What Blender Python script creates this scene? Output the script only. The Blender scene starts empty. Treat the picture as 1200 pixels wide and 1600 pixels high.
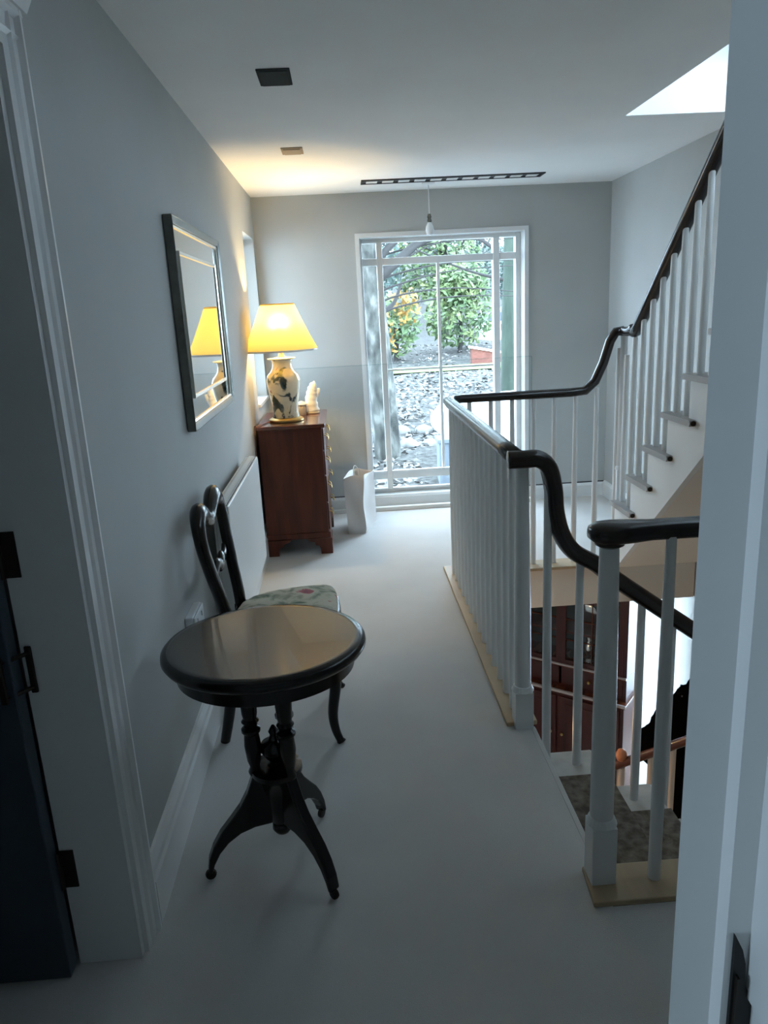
import bpy, bmesh, math, random
from mathutils import Vector, Matrix
random.seed(7)
S = bpy.context.scene
COL = S.collection
PI = math.pi

# ------------------------------------------------------------------ camera
cam_d = bpy.data.cameras.new('camera')
cam = bpy.data.objects.new('camera', cam_d); COL.objects.link(cam)
cam_d.sensor_fit = 'VERTICAL'; cam_d.sensor_height = 32.0
cam_d.lens = 1167.67 / 1600 * 32.0
cam_d.clip_start = 0.02; cam_d.clip_end = 300
r_ = Vector((0.99717153, -0.05603028, -0.05009529)); u_ = Vector((0.06288055, 0.25683244, 0.96440818)); d_ = Vector((0.04116996, 0.9648304, -0.25962921))
cam.matrix_world = Matrix(((r_.x, u_.x, -d_.x, 0.0), (r_.y, u_.y, -d_.y, 0.0), (r_.z, u_.z, -d_.z, 1.5), (0, 0, 0, 1)))
S.camera = cam

# ------------------------------------------------------------------ sky and exposure
S.view_settings.view_transform = 'Standard'
S.view_settings.look = 'None'
S.view_settings.gamma = 1.0
S.view_settings.use_curve_mapping = False
S.view_settings.exposure = 0.12
W = bpy.data.worlds.new('sky'); S.world = W; W.use_nodes = True
W.node_tree.nodes['Background'].inputs[0].default_value = (0.60, 0.80, 1.0, 1)
W.node_tree.nodes['Background'].inputs[1].default_value = 16.8
S.cycles.max_bounces = 12; S.cycles.diffuse_bounces = 7; S.cycles.glossy_bounces = 5
S.cycles.transmission_bounces = 8; S.cycles.transparent_max_bounces = 24
S.cycles.use_denoising = True
S.cycles.sample_clamp_indirect = 6.0
LAMP_W = 60.0
HALL_W = 9.0

# ------------------------------------------------------------------ materials
def mat(name, col, rough=0.6, metal=0.0, spec=0.5, noise=None, bump=None, coat=0.0, alpha=None):
    m = bpy.data.materials.new(name); m.use_nodes = True
    nt = m.node_tree; b = nt.nodes['Principled BSDF']
    b.inputs['Base Color'].default_value = (*col, 1); b.inputs['Roughness'].default_value = rough
    b.inputs['Metallic'].default_value = metal; b.inputs['Specular IOR Level'].default_value = spec
    b.inputs['Coat Weight'].default_value = coat
    tc = nt.nodes.new('ShaderNodeTexCoord')
    if noise:
        sc, amt, stretch = noise
        mp = nt.nodes.new('ShaderNodeMapping'); mp.inputs['Scale'].default_value = stretch
        nt.links.new(tc.outputs['Object'], mp.inputs['Vector'])
        n = nt.nodes.new('ShaderNodeTexNoise'); n.inputs['Scale'].default_value = sc; n.inputs['Detail'].default_value = 5
        nt.links.new(mp.outputs['Vector'], n.inputs['Vector'])
        cr = nt.nodes.new('ShaderNodeValToRGB')
        cr.color_ramp.elements[0].position = 0.3; cr.color_ramp.elements[1].position = 0.7
        cr.color_ramp.elements[0].color = (*[c * (1 - amt) for c in col], 1)
        cr.color_ramp.elements[1].color = (*[min(1, c * (1 + amt)) for c in col], 1)
        nt.links.new(n.outputs['Fac'], cr.inputs['Fac']); nt.links.new(cr.outputs['Color'], b.inputs['Base Color'])
    if bump:
        sc, st = bump
        n2 = nt.nodes.new('ShaderNodeTexNoise'); n2.inputs['Scale'].default_value = sc; n2.inputs['Detail'].default_value = 3
        nt.links.new(tc.outputs['Object'], n2.inputs['Vector'])
        bp = nt.nodes.new('ShaderNodeBump'); bp.inputs['Strength'].default_value = st; bp.inputs['Distance'].default_value = 0.004
        nt.links.new(n2.outputs['Fac'], bp.inputs['Height']); nt.links.new(bp.outputs['Normal'], b.inputs['Normal'])
    return m

def ramp_mat(name, scale, stops, rough=0.5, kind='noise', detail=4, stretch=(1, 1, 1), bump=0.0, coat=0.0, distortion=0.0):
    m = bpy.data.materials.new(name); m.use_nodes = True
    nt = m.node_tree; b = nt.nodes['Principled BSDF']; b.inputs['Roughness'].default_value = rough
    b.inputs['Coat Weight'].default_value = coat
    tc = nt.nodes.new('ShaderNodeTexCoord'); mp = nt.nodes.new('ShaderNodeMapping'); mp.inputs['Scale'].default_value = stretch
    nt.links.new(tc.outputs['Object'], mp.inputs['Vector'])
    if kind == 'noise':
        n = nt.nodes.new('ShaderNodeTexNoise'); n.inputs['Detail'].default_value = detail; n.inputs['Distortion'].default_value = distortion
        out = 'Fac'
    else:
        n = nt.nodes.new('ShaderNodeTexVoronoi'); out = 'Color'
    n.inputs['Scale'].default_value = scale
    nt.links.new(mp.outputs['Vector'], n.inputs['Vector'])
    cr = nt.nodes.new('ShaderNodeValToRGB'); cr.color_ramp.interpolation = 'LINEAR'
    while len(cr.color_ramp.elements) < len(stops): cr.color_ramp.elements.new(0.5)
    for e, (p, c) in zip(cr.color_ramp.elements, stops): e.position = p; e.color = (*c, 1)
    nt.links.new(n.outputs[out], cr.inputs['Fac']); nt.links.new(cr.outputs['Color'], b.inputs['Base Color'])
    if bump:
        bp = nt.nodes.new('ShaderNodeBump'); bp.inputs['Strength'].default_value = bump; bp.inputs['Distance'].default_value = 0.01
        nt.links.new(n.outputs[out if out == 'Fac' else 'Distance'], bp.inputs['Height']); nt.links.new(bp.outputs['Normal'], b.inputs['Normal'])
    return m

def glass_mat(name, tint, refl=0.06, rough=0.0):
    m = bpy.data.materials.new(name); m.use_nodes = True; nt = m.node_tree
    for n in list(nt.nodes): nt.nodes.remove(n)
    o = nt.nodes.new('ShaderNodeOutputMaterial'); mx = nt.nodes.new('ShaderNodeMixShader')
    t = nt.nodes.new('ShaderNodeBsdfTransparent'); t.inputs[0].default_value = (*tint, 1)
    g = nt.nodes.new('ShaderNodeBsdfGlossy'); g.inputs['Roughness'].default_value = rough
    f = nt.nodes.new('ShaderNodeFresnel'); f.inputs['IOR'].default_value = 1.5
    geo = nt.nodes.new('ShaderNodeNewGeometry'); fr = nt.nodes.new('ShaderNodeMath'); fr.operation = 'SUBTRACT'; fr.inputs[0].default_value = 1.0
    ml = nt.nodes.new('ShaderNodeMath'); ml.operation = 'MULTIPLY'
    nt.links.new(geo.outputs['Backfacing'], fr.inputs[1]); nt.links.new(f.outputs[0], ml.inputs[0]); nt.links.new(fr.outputs[0], ml.inputs[1])
    nt.links.new(ml.outputs[0], mx.inputs[0]); nt.links.new(t.outputs[0], mx.inputs[1]); nt.links.new(g.outputs[0], mx.inputs[2])
    nt.links.new(mx.outputs[0], o.inputs[0]); return m

def translucent(name, col, mixf=0.6):
    m = bpy.data.materials.new(name); m.use_nodes = True; nt = m.node_tree
    for n in list(nt.nodes): nt.nodes.remove(n)
    o = nt.nodes.new('ShaderNodeOutputMaterial'); mx = nt.nodes.new('ShaderNodeMixShader'); mx.inputs[0].default_value = mixf
    d = nt.nodes.new('ShaderNodeBsdfDiffuse'); d.inputs[0].default_value = (*col, 1)
    t = nt.nodes.new('ShaderNodeBsdfTranslucent'); t.inputs[0].default_value = (*col, 1)
    f = nt.nodes.new('ShaderNodeBsdfRefraction'); f.inputs['Color'].default_value = (*col, 1); f.inputs['Roughness'].default_value = 1.0; f.inputs['IOR'].default_value = 1.25
    m2 = nt.nodes.new('ShaderNodeMixShader'); m2.inputs[0].default_value = 0.28
    nt.links.new(t.outputs[0], m2.inputs[1]); nt.links.new(f.outputs[0], m2.inputs[2])
    nt.links.new(d.outputs[0], mx.inputs[1]); nt.links.new(m2.outputs[0], mx.inputs[2]); nt.links.new(mx.outputs[0], o.inputs[0]); return m

def emit(name, col, st):
    m = bpy.data.materials.new(name); m.use_nodes = True; b = m.node_tree.nodes['Principled BSDF']
    b.inputs['Emission Color'].default_value = (*col, 1); b.inputs['Emission Strength'].default_value = st
    b.inputs['Base Color'].default_value = (*col, 1); return m

M = {}
M['wall'] = mat('wall_paint', (0.44, 0.45, 0.44), 0.75, noise=(3, 0.03, (1, 1, 1)), bump=(250, 0.05))
M['ceil'] = mat('ceiling_paint', (0.88, 0.875, 0.86), 0.85, noise=(3, 0.02, (1, 1, 1)))
M['white'] = mat('white_satin_paint', (0.74, 0.74, 0.73), 0.32, noise=(6, 0.02, (1, 1, 1)))
M['whitematt'] = mat('white_matt_paint', (0.72, 0.72, 0.70), 0.6)
M['taupe'] = mat('taupe_tread_paint', (0.33, 0.31, 0.29), 0.5)
M['steptan'] = mat('worn_step_paint', (0.42, 0.38, 0.33), 0.6, noise=(12, 0.15, (1, 1, 1)))
M['glint'] = mat('painted_lip_glint', (0.50, 0.46, 0.46), 0.3)  # pale tone of daylight glints, painted on the bookcase lips
M['litter'] = ramp_mat('fallen_leaf', 3, [(0.3, (0.05, 0.04, 0.03)), (0.5, (0.14, 0.13, 0.12)), (0.7, (0.22, 0.22, 0.21))], 0.9)
M['cream'] = mat('cream_paint', (0.72, 0.66, 0.58), 0.55)
M['carpet'] = mat('pale_carpet', (0.56, 0.545, 0.525), 0.95, spec=0.1, noise=(2.2, 0.06, (1, 1, 1)), bump=(420, 0.5))
M['runner'] = ramp_mat('brown_stair_carpet', 30, [(0.35, (0.07, 0.05, 0.034)), (0.5, (0.13, 0.10, 0.072)), (0.7, (0.20, 0.16, 0.12))], 0.95, detail=8, bump=0.4)
M['kerbwood'] = mat('pale_oak', (0.42, 0.31, 0.19), 0.55, noise=(14, 0.14, (1, 0.12, 1)))
M['rail'] = mat('dark_mahogany_rail', (0.010, 0.005, 0.0035), 0.24, noise=(18, 0.4, (0.3, 0.3, 1)), coat=0.1)
M['ebony'] = mat('ebonised_wood', (0.006, 0.0045, 0.004), 0.2, spec=0.4, noise=(16, 0.4, (1, 1, 0.2)))
M['tabletop'] = mat('polished_dark_top', (0.034, 0.029, 0.022), 0.24, noise=(9, 0.25, (0.4, 2, 1)), coat=0.3)
M['mahog'] = mat('red_mahogany', (0.085, 0.017, 0.007), 0.42, spec=0.35, noise=(10, 0.35, (2, 2, 0.25)), coat=0.05)
M['mahogtop'] = mat('mahogany_top', (0.13, 0.035, 0.016), 0.22, noise=(10, 0.35, (1, 0.2, 1)), coat=0.4)
M['bookred'] = mat('deep_red_mahogany', (0.055, 0.006, 0.004), 0.4, noise=(8, 0.35, (2, 2, 0.25)), coat=0.05)
M['bookdark'] = mat('bookcase_interior', (0.012, 0.025, 0.022), 0.7)
M['brass'] = mat('aged_brass', (0.55, 0.38, 0.14), 0.3, 1.0)
M['bronze'] = mat('dark_bronze', (0.035, 0.028, 0.022), 0.45, 0.7)
M['black'] = mat('black_iron', (0.012, 0.012, 0.012), 0.5, 0.3)
M['silver'] = mat('polished_silver', (0.75, 0.76, 0.76), 0.18, 1.0)
M['pewter'] = mat('pewter_frame', (0.14, 0.14, 0.125), 0.24, 0.95, noise=(30, 0.2, (1, 1, 1)))
M['champagne'] = mat('champagne_bead', (0.75, 0.70, 0.62), 0.22, 1.0)
M['mirror'] = mat('mirror_glass', (0.86, 0.88, 0.88), 0.015, 1.0)
M['navy'] = mat('navy_door_paint', (0.030, 0.046, 0.062), 0.5)
M['radiator'] = mat('radiator_enamel', (0.78, 0.77, 0.74), 0.3)
M['paper'] = mat('white_paper', (0.62, 0.58, 0.55), 0.7)
M['plaster'] = mat('cream_plaster', (0.82, 0.76, 0.66), 0.6)
M['ceramic'] = mat('white_ceramic', (0.82, 0.80, 0.75), 0.12)
M['plastic'] = mat('white_plastic', (0.78, 0.79, 0.80), 0.3)
M['greyvent'] = mat('grey_grille', (0.07, 0.078, 0.078), 1.0, spec=0.0)
M['tan'] = mat('tan_plate', (0.45, 0.36, 0.26), 0.9, spec=0.1)
M['slot'] = mat('dark_slot', (0.02, 0.02, 0.025), 0.6)
M['orange'] = mat('lamplit_orange_knob', (0.62, 0.22, 0.09), 0.35)  # warm hall lamp light put into the ball's colour
M['warmspindle'] = mat('lamplit_cream_spindle', (0.70, 0.55, 0.42), 0.5)  # lamp warmth mixed into the spindle paint
M['coat'] = mat('black_shaggy_wool', (0.004, 0.004, 0.004), 1.0, spec=0.0, bump=(60, 1.0))
M['floral'] = ramp_mat('floral_needlepoint', 15, [(0.30, (0.10, 0.14, 0.10)), (0.42, (0.30, 0.30, 0.22)), (0.5, (0.50, 0.47, 0.36)), (0.62, (0.55, 0.50, 0.40)), (0.68, (0.42, 0.12, 0.14)), (0.75, (0.30, 0.10, 0.12))], 0.9, detail=3, distortion=0.6, bump=0.2)
M['vase'] = ramp_mat('painted_porcelain', 9.5, [(0.37, (0.012, 0.03, 0.022)), (0.43, (0.05, 0.06, 0.06)), (0.475, (0.72, 0.62, 0.42)), (0.60, (0.80, 0.70, 0.48)), (0.66, (0.60, 0.20, 0.13)), (0.70, (0.05, 0.20, 0.05))], 0.12, detail=3, distortion=0.8, coat=0.6)
M['shade'] = translucent('pleated_silk_shade', (0.88, 0.68, 0.24), 0.28)
M['glass'] = glass_mat('window_glass', (0.97, 0.985, 0.985))
M['guard'] = glass_mat('guard_glass', (0.982, 0.99, 0.992))
M['edge'] = glass_mat('guard_edge', (0.80, 0.90, 0.90))
M['bulbglass'] = mat('frosted_bulb', (0.85, 0.88, 0.9), 0.2)
M['warmbulb'] = emit('warm_bulb', (1.0, 0.72, 0.35), 6)
M['cord'] = mat('brown_flex', (0.25, 0.09, 0.05), 0.5)
M['bark'] = ramp_mat('pale_bark', 7, [(0.36, (0.008, 0.008, 0.007)), (0.46, (0.035, 0.036, 0.03)), (0.54, (0.06, 0.06, 0.052)), (0.64, (0.13, 0.13, 0.115))], 0.9, detail=9, stretch=(1, 1, 0.5), bump=0.5)
M['barkgreen'] = ramp_mat('mossy_bark', 8, [(0.3, (0.012, 0.02, 0.013)), (0.7, (0.035, 0.05, 0.035))], 0.9, detail=8, stretch=(1, 1, 0.25), bump=0.5)
M['branch'] = mat('dark_branch', (0.025, 0.022, 0.02), 0.9)
M['leafgreen'] = ramp_mat('green_leaves', 2.2, [(0.3, (0.03, 0.06, 0.028)), (0.5, (0.08, 0.12, 0.045)), (0.7, (0.16, 0.185, 0.07))], 0.7)
M['leafdark'] = ramp_mat('dark_leaves', 1.6, [(0.3, (0.022, 0.042, 0.036)), (0.5, (0.055, 0.085, 0.072)), (0.7, (0.11, 0.145, 0.115))], 0.7)
M['leafgold'] = ramp_mat('golden_leaves', 4, [(0.3, (0.17, 0.075, 0.012)), (0.7, (0.28, 0.17, 0.035))], 0.7)
M['ground'] = ramp_mat('leaf_litter', 16, [(0.3, (0.012, 0.011, 0.009)), (0.45, (0.028, 0.026, 0.022)), (0.58, (0.07, 0.068, 0.062)), (0.7, (0.02, 0.026, 0.016))], 0.95, detail=9, stretch=(0.7, 1.6, 1), bump=0.6)
M['lawn'] = mat('lime_lawn', (0.10, 0.15, 0.03), 0.9, noise=(6, 0.3, (1, 1, 1)))
M['stone'] = ramp_mat('pale_stone', 6, [(0.3, (0.07, 0.07, 0.065)), (0.7, (0.22, 0.215, 0.20))], 0.85, detail=7, bump=0.4)
M['render'] = mat('white_render', (0.88, 0.88, 0.86), 0.7)
M['bluegrey'] = mat('pale_blue_grey_paint', (0.12, 0.14, 0.16), 0.6)
M['brickred'] = mat('red_brick', (0.14, 0.05, 0.035), 0.85, noise=(9, 0.2, (1, 1, 2)))
M['slate'] = mat('dark_slate', (0.07, 0.08, 0.10), 0.6)

# ------------------------------------------------------------------ mesh helpers
def link(o, parent=None):
    COL.objects.link(o)
    if parent is not None: o.parent = parent
    return o

def obj(name, bm, m, parent=None, smooth=False, bevel=0.0, seg=2):
    me = bpy.data.meshes.new(name)
    bmesh.ops.recalc_face_normals(bm, faces=bm.faces[:])
    bm.to_mesh(me); bm.free()
    for mm in (m if isinstance(m, (list, tuple)) else [m]): me.materials.append(M[mm])
    if smooth:
        for p in me.polygons: p.use_smooth = True
    o = bpy.data.objects.new(name, me); link(o, parent)
    if bevel:
        b = o.modifiers.new('bevel', 'BEVEL'); b.width = bevel; b.segments = seg; b.limit_method = 'ANGLE'; b.angle_limit = math.radians(40)
    if smooth == 'auto':
        me.set_sharp_from_angle(angle=math.radians(42))
    return o

def box(bm, x0, x1, y0, y1, z0, z1):
    v = [bm.verts.new(p) for p in ((x0, y0, z0), (x1, y0, z0), (x1, y1, z0), (x0, y1, z0), (x0, y0, z1), (x1, y0, z1), (x1, y1, z1), (x0, y1, z1))]
    for f in ((0, 3, 2, 1), (4, 5, 6, 7), (0, 1, 5, 4), (1, 2, 6, 5), (2, 3, 7, 6), (3, 0, 4, 7)): bm.faces.new([v[i] for i in f])
    return bm

def boxes(*bs):
    bm = bmesh.new()
    for b in bs: box(bm, *b)
    return bm

def prism(bm, pts, axis, a, b):
    def P(p, t):
        return {'x': (t, p[0], p[1]), 'y': (p[0], t, p[1]), 'z': (p[0], p[1], t)}[axis]
    va = [bm.verts.new(P(p, a)) for p in pts]; vb = [bm.verts.new(P(p, b)) for p in pts]
    n = len(pts); bm.faces.new(va[::-1]); bm.faces.new(vb)
    for i in range(n): bm.faces.new((va[i], va[(i + 1) % n], vb[(i + 1) % n], vb[i]))
    return bm

def lathe(bm, prof, c=(0, 0, 0), n=24, cap=True, sx=1.0, sy=1.0, ripple=0, amp=0.0):
    rings = []
    for r, z in prof:
        ring = []
        for i in range(n):
            a = 2 * PI * i / n
            rr = r * (1 + (amp if i % 2 else -amp)) if ripple else r
            ring.append(bm.verts.new((c[0] + rr * sx * math.cos(a), c[1] + rr * sy * math.sin(a), c[2] + z)))
        rings.append(ring)
    for a, b in zip(rings, rings[1:]):
        for i in range(n): bm.faces.new((a[i], a[(i + 1) % n], b[(i + 1) % n], b[i]))
    if cap:
        bm.faces.new(rings[0][::-1]); bm.faces.new(rings[-1])
    return bm

def ell(n, a, b):
    return [(a * math.cos(2 * PI * i / n), b * math.sin(2 * PI * i / n)) for i in range(n)]

def sweep(bm, pts, sec, side=None, scales=None, cap=True):
    pts = [Vector(p) for p in pts]; k = len(pts); rings = []; s = Vector(side) if side else None
    for i, p in enumerate(pts):
        t = (pts[min(i + 1, k - 1)] - pts[max(i - 1, 0)]).normalized()
        if s is None:
            s = t.cross(Vector((0, 0, 1)))
            if s.length < 1e-3: s = Vector((1, 0, 0))
        s = (s - t * s.dot(t)).normalized(); u = s.cross(t)
        sc = scales[i] if scales else 1.0
        if not isinstance(sc, (tuple, list)): sc = (sc, sc)
        rings.append([bm.verts.new(p + s * q[0] * sc[0] + u * q[1] * sc[1]) for q in sec])
    n = len(sec)
    for a, b in zip(rings, rings[1:]):
        for i in range(n): bm.faces.new((a[i], a[(i + 1) % n], b[(i + 1) % n], b[i]))
    if cap: bm.faces.new(rings[0][::-1]); bm.faces.new(rings[-1])
    return bm

def smooth_path(pts, n=6):
    P = [Vector(p) for p in pts]; out = []
    for i in range(len(P) - 1):
        p0 = P[max(i - 1, 0)]; p1 = P[i]; p2 = P[i + 1]; p3 = P[min(i + 2, len(P) - 1)]
        for j in range(n):
            t = j / n
            out.append(0.5 * ((2 * p1) + (p2 - p0) * t + (2 * p0 - 5 * p1 + 4 * p2 - p3) * t * t + (3 * p1 - p0 - 3 * p2 + p3) * t ** 3))
    out.append(P[-1]); return out

def thing(name, label, cat, loc=(0, 0, 0), rz=0.0, group=None):
    o = bpy.data.objects.new(name, None); o.empty_display_size = 0.1; link(o)
    o.location = loc; o.rotation_euler = (0, 0, rz); o['label'] = label; o['category'] = cat
    if group: o['group'] = group
    return o

def tag(o, label, cat, group=None):
    o['label'] = label; o['category'] = cat
    if group: o['group'] = group
    return o

def struct(name, bm, m, parent=None, label=None, **k):
    o = obj(name, bm, m, parent, **k)
    if parent is None:
        o['kind'] = 'structure'
        if label: o['label'] = label
    return o

def portal(name, loc, rot, sx, sy):
    l = bpy.data.lights.new(name, 'AREA'); l.shape = 'RECTANGLE'; l.size = sx; l.size_y = sy; l.cycles.is_portal = True
    o = bpy.data.objects.new(name, l); link(o); o.location = loc; o.rotation_euler = rot; return o

def dupe(src, parent, loc=None):
    c = src.copy(); link(c); c.parent = parent
    if loc is not None: c.location = loc
    for ch in src.children:
        d = ch.copy(); link(d); d.parent = c
    return c

# ------------------------------------------------------------------ dimensions
XL = -0.583; XR = 2.005; YF = 5.697; H = 2.317
BX = 0.565           # line of the long balustrade
YN = 2.42; YC = 4.13  # near end and far corner of the stairwell
LZ = -2.55           # lower hall floor

# ================================================================== SETTING
# floor slab with the stairwell cut out
bm = boxes((-2.6, 0.60, -2.6, 5.95, -0.24, 0.0), (0.60, 3.3, -2.6, 1.553, -0.24, 0.0), (0.60, 3.3, 4.10, 5.95, -0.24, 0.0), (2.02, 3.3, 1.553, 4.10, -0.24, 0.0))
struct('floor', bm, 'carpet', label='pale grey-beige fitted carpet of the upstairs landing')
# ceiling with the skylight well over the upper stairs
CX, CY0, CY1 = 1.375, 0.9, 3.755
bm = boxes((-2.6, CX, -2.6, 5.95, H, H + 0.15), (CX, 2.2, CY1, 5.95, H, H + 0.15), (CX, 2.2, -2.6, CY0, H, H + 0.15))
struct('ceiling', bm, 'ceil', label='plain white landing ceiling')
bm = boxes((CX - 0.1, CX, CY0 - 0.1, CY1 + 0.1, H + 0.15, 4.1), (XR, XR + 0.1, CY0 - 0.1, CY1 + 0.1, H + 0.15, 4.1), (CX, XR, CY1, CY1 + 0.1, H + 0.15, 4.1), (CX, XR, CY0 - 0.1, CY0, H + 0.15, 4.1), (CX, XR, 2.1, CY1, 4.0, 4.1))
struct('wall_skylight_well', bm, 'ceil')
g = struct('window_4', boxes((CX, XR, CY0, 2.1, 4.04, 4.05)), 'glass')
# far wall with the tall window hole
WX0, WX1, WZ0, WZ1 = 0.165, 1.366, 0.10, 2.013
bm = boxes((-0.9, WX0, YF, 5.95, -0.24, H), (WX1, 2.2, YF, 5.95, -0.24, H), (WX0, WX1, YF, 5.95, -0.24, WZ0), (WX0, WX1, YF, 5.95, WZ1, H))
struct('wall_far', bm, 'wall', label='grey landing end wall around the tall window')
# left wall: doorway near the camera, small window near the far corner
DY0, DY1, DZ = 0.74, 1.545, 2.0
LY0, LY1, LZ0, LZ1 = 5.02, 5.62, 0.92, 2.03
X0 = XL - 0.15
bm = boxes((X0, XL, 0.5, DY0, 0, H), (X0, XL, DY0, DY1, DZ, H), (X0, XL, DY1, LY0, 0, H), (X0, XL, LY0, LY1, 0, LZ0), (X0, XL, LY0, LY1, LZ1, H), (X0, XL, LY1, YF, 0, H))
struct('wall_left', bm, 'wall', label='long grey left wall of the landing')
bm = boxes((XR, 2.2, 0.7, 5.70, -0.24, H))
struct('wall_right', bm, 'wall', label='grey right wall beyond the upper stairs')
# wall with the doorway the picture is taken through
NY0, NY1, NX = 0.518, 0.63, 0.2548
bm = boxes((0.315, 2.2, NY0, NY1, 0, H), (-0.9, -0.52, NY0, NY1, 0, H), (-0.52, 0.315, NY0, NY1, 2.05, H))
struct('wall_near', bm, 'wall', label='grey wall edge at the doorway on the right')
bm = boxes((1.25, XR, 0.63, 1.55, LZ, H))
struct('wall_stair', bm, 'wall')
# rooms beyond: bedroom behind the camera with an unseen window added on its left for fill light, dark room behind the left door
bm = boxes((-2.6, 2.2, -2.6, -2.45, 0, H), (2.05, 2.2, -2.45, 0.52, 0, H),
           (-2.6, -2.45, -2.45, -0.55, 0, H), (-2.6, -2.45, 0.1, 0.63, 0, H), (-2.6, -2.45, -0.55, 0.1, 0, 0.9), (-2.6, -2.45, -0.55, 0.1, 1.9, H),
           (-2.45, -0.9, 0.52, 0.63, 0, H))
struct('wall_back', bm, 'wall')
struct('added_fill_window', boxes((-2.53, -2.52, -0.55, 0.1, 0.9, 1.9)), 'glass')  # unseen window, added to light the jamb and fill the near landing
bm = boxes((-2.6, -2.45, 0.63, 2.6, 0, H), (-2.45, X0, 2.5, 2.6, 0, H))
struct('wall_side_room', bm, 'wall')

# tall window
FY = 5.82
win = bpy.data.objects.new('window_1', None); link(win); win['kind'] = 'structure'; win['label'] = 'tall white framed landing window onto the garden'
xs = [WX0, 0.29, 0.333, 1.16, 1.208, 1.366]; zs = [WZ0 - 0.01, 0.203, 0.257, 1.826, 1.876, 1.992]
bm = boxes((WX0 - 0.01, 0.185, FY, FY + 0.07, WZ0, WZ1), (1.330, WX1 + 0.01, FY, FY + 0.07, WZ0, WZ1), (0.185, 1.330, FY, FY + 0.07, 1.985, WZ1 + 0.01), (0.185, 1.330, FY, FY + 0.07, WZ0 - 0.01, 0.118))
struct('frame', bm, 'white', win, bevel=0.004)
for x0, x1 in ((0.29, 0.333), (1.16, 1.208)):
    struct('mullion', boxes((x0, x1, FY - 0.005, FY + 0.065, 0.118, 1.985)), 'white', win, bevel=0.004)
for z0, z1 in ((0.203, 0.257), (1.826, 1.876)):
    for x0, x1 in ((0.185, 0.29), (0.333, 1.16), (1.208, 1.330)):
        struct('transom', boxes((x0, x1, FY, FY + 0.06, z0, z1)), 'white', win, bevel=0.004)
for z0, z1 in ((0.257, 0.272), (0.118, 0.132)):
    for x0, x1 in ((0.185, 0.29), (0.333, 1.16), (1.208, 1.330)):
        struct('sill_bead', boxes((x0, x1, FY - 0.012, FY + 0.02, z0, z1)), 'white', win)
struct('glazing_bar', boxes((0.736, 0.757, FY + 0.012, FY + 0.045, 0.257, 1.826)), 'white', win)
struct('glazing_bar', boxes((0.333, 0.736, FY + 0.014, FY + 0.043, 1.048, 1.062)), 'white', win)
struct('glazing_bar', boxes((0.757, 1.16, FY + 0.014, FY + 0.043, 1.048, 1.062)), 'white', win)
panes = []
for x0, x1 in ((0.185, 0.29), (0.333, 1.16), (1.208, 1.330)):
    for z0, z1 in ((0.118, 0.203), (0.257, 1.826), (1.876, 1.985)):
        if x0 == 0.333 and z0 == 0.257:
            panes += [(0.333, 0.736, 0.257, 1.048), (0.757, 1.16, 0.257, 1.048), (0.333, 0.736, 1.062, 1.826), (0.757, 1.16, 1.062, 1.826)]
        else: panes.append((x0, x1, z0, z1))
for x0, x1, z0, z1 in panes:
    bm = bmesh.new(); bm.faces.new([bm.verts.new(p) for p in ((x0, FY + 0.03, z0), (x1, FY + 0.03, z0), (x1, FY + 0.03, z1), (x0, FY + 0.03, z1))])
    struct('pane', bm, 'glass', win)
# architrave line on the far wall around the window
bm = boxes((WX0 - 0.03, WX0, YF - 0.012, YF, 0.115, WZ1 + 0.03), (WX1, WX1 + 0.03, YF - 0.012, YF, 0.115, WZ1 + 0.03), (WX0, WX1, YF - 0.012, YF, WZ1, WZ1 + 0.03))
struct('trim_3', bm, 'white')
# small left window in the left wall
w2 = bpy.data.objects.new('window_2', None); link(w2); w2['kind'] = 'structure'; w2['label'] = 'small window recessed in the left wall by the far corner'
bm = boxes((X0 - 0.04, X0 + 0.02, LY0, LY0 + 0.05, LZ0, LZ1), (X0 - 0.04, X0 + 0.02, LY1 - 0.05, LY1, LZ0, LZ1), (X0 - 0.04, X0 + 0.02, LY0 + 0.05, LY1 - 0.05, LZ0, LZ0 + 0.05), (X0 - 0.04, X0 + 0.02, LY0 + 0.05, LY1 - 0.05, LZ1 - 0.05, LZ1))
struct('frame', bm, 'white', w2)
struct('pane', boxes((X0 - 0.012, X0 - 0.008, LY0 + 0.05, LY1 - 0.05, LZ0 + 0.05, LZ1 - 0.05)), 'glass', w2)
struct('sill', boxes((X0 + 0.02, XL + 0.015, LY0, LY1, LZ0, LZ0 + 0.02)), 'white', w2)

# baseboards
def skirt_x(name, y, x0, x1, h=0.115, t=0.022):
    struct(name, prism(bmesh.new(), [(y, 0), (y - t, 0), (y - t, h - 0.02), (y - t * 0.5, h), (y, h)], 'x', x0, x1), 'white')
skirt_x('baseboard_far', YF, XL, XR, 0.108)
struct('shadow_strip', boxes((XL, WX0 - 0.03, YF - 0.008, YF, 0.108, 0.115), (WX1 + 0.03, XR, YF - 0.008, YF, 0.108, 0.115)), 'slot', label='dark strip painted as the shadow gap above the far skirting board')  # shadow line over the skirting, put in as a dark strip
pr = [(XL, 0), (XL + 0.024, 0), (XL + 0.024, 0.125), (XL + 0.018, 0.135), (XL + 0.018, 0.155), (XL + 0.008, 0.175), (XL, 0.178)]
bm = bmesh.new(); prism(bm, pr, 'y', 1.625, YF - 0.022)
struct('baseboard_left', bm, 'white', label='tall white moulded skirting board along the left wall')
bm = bmesh.new(); prism(bm, [(XR, 0), (XR - 0.022, 0), (XR - 0.022, 0.1), (XR - 0.01, 0.12), (XR, 0.12)], 'y', 4.35, YF - 0.022)
struct('baseboard_right', bm, 'white')

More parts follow.
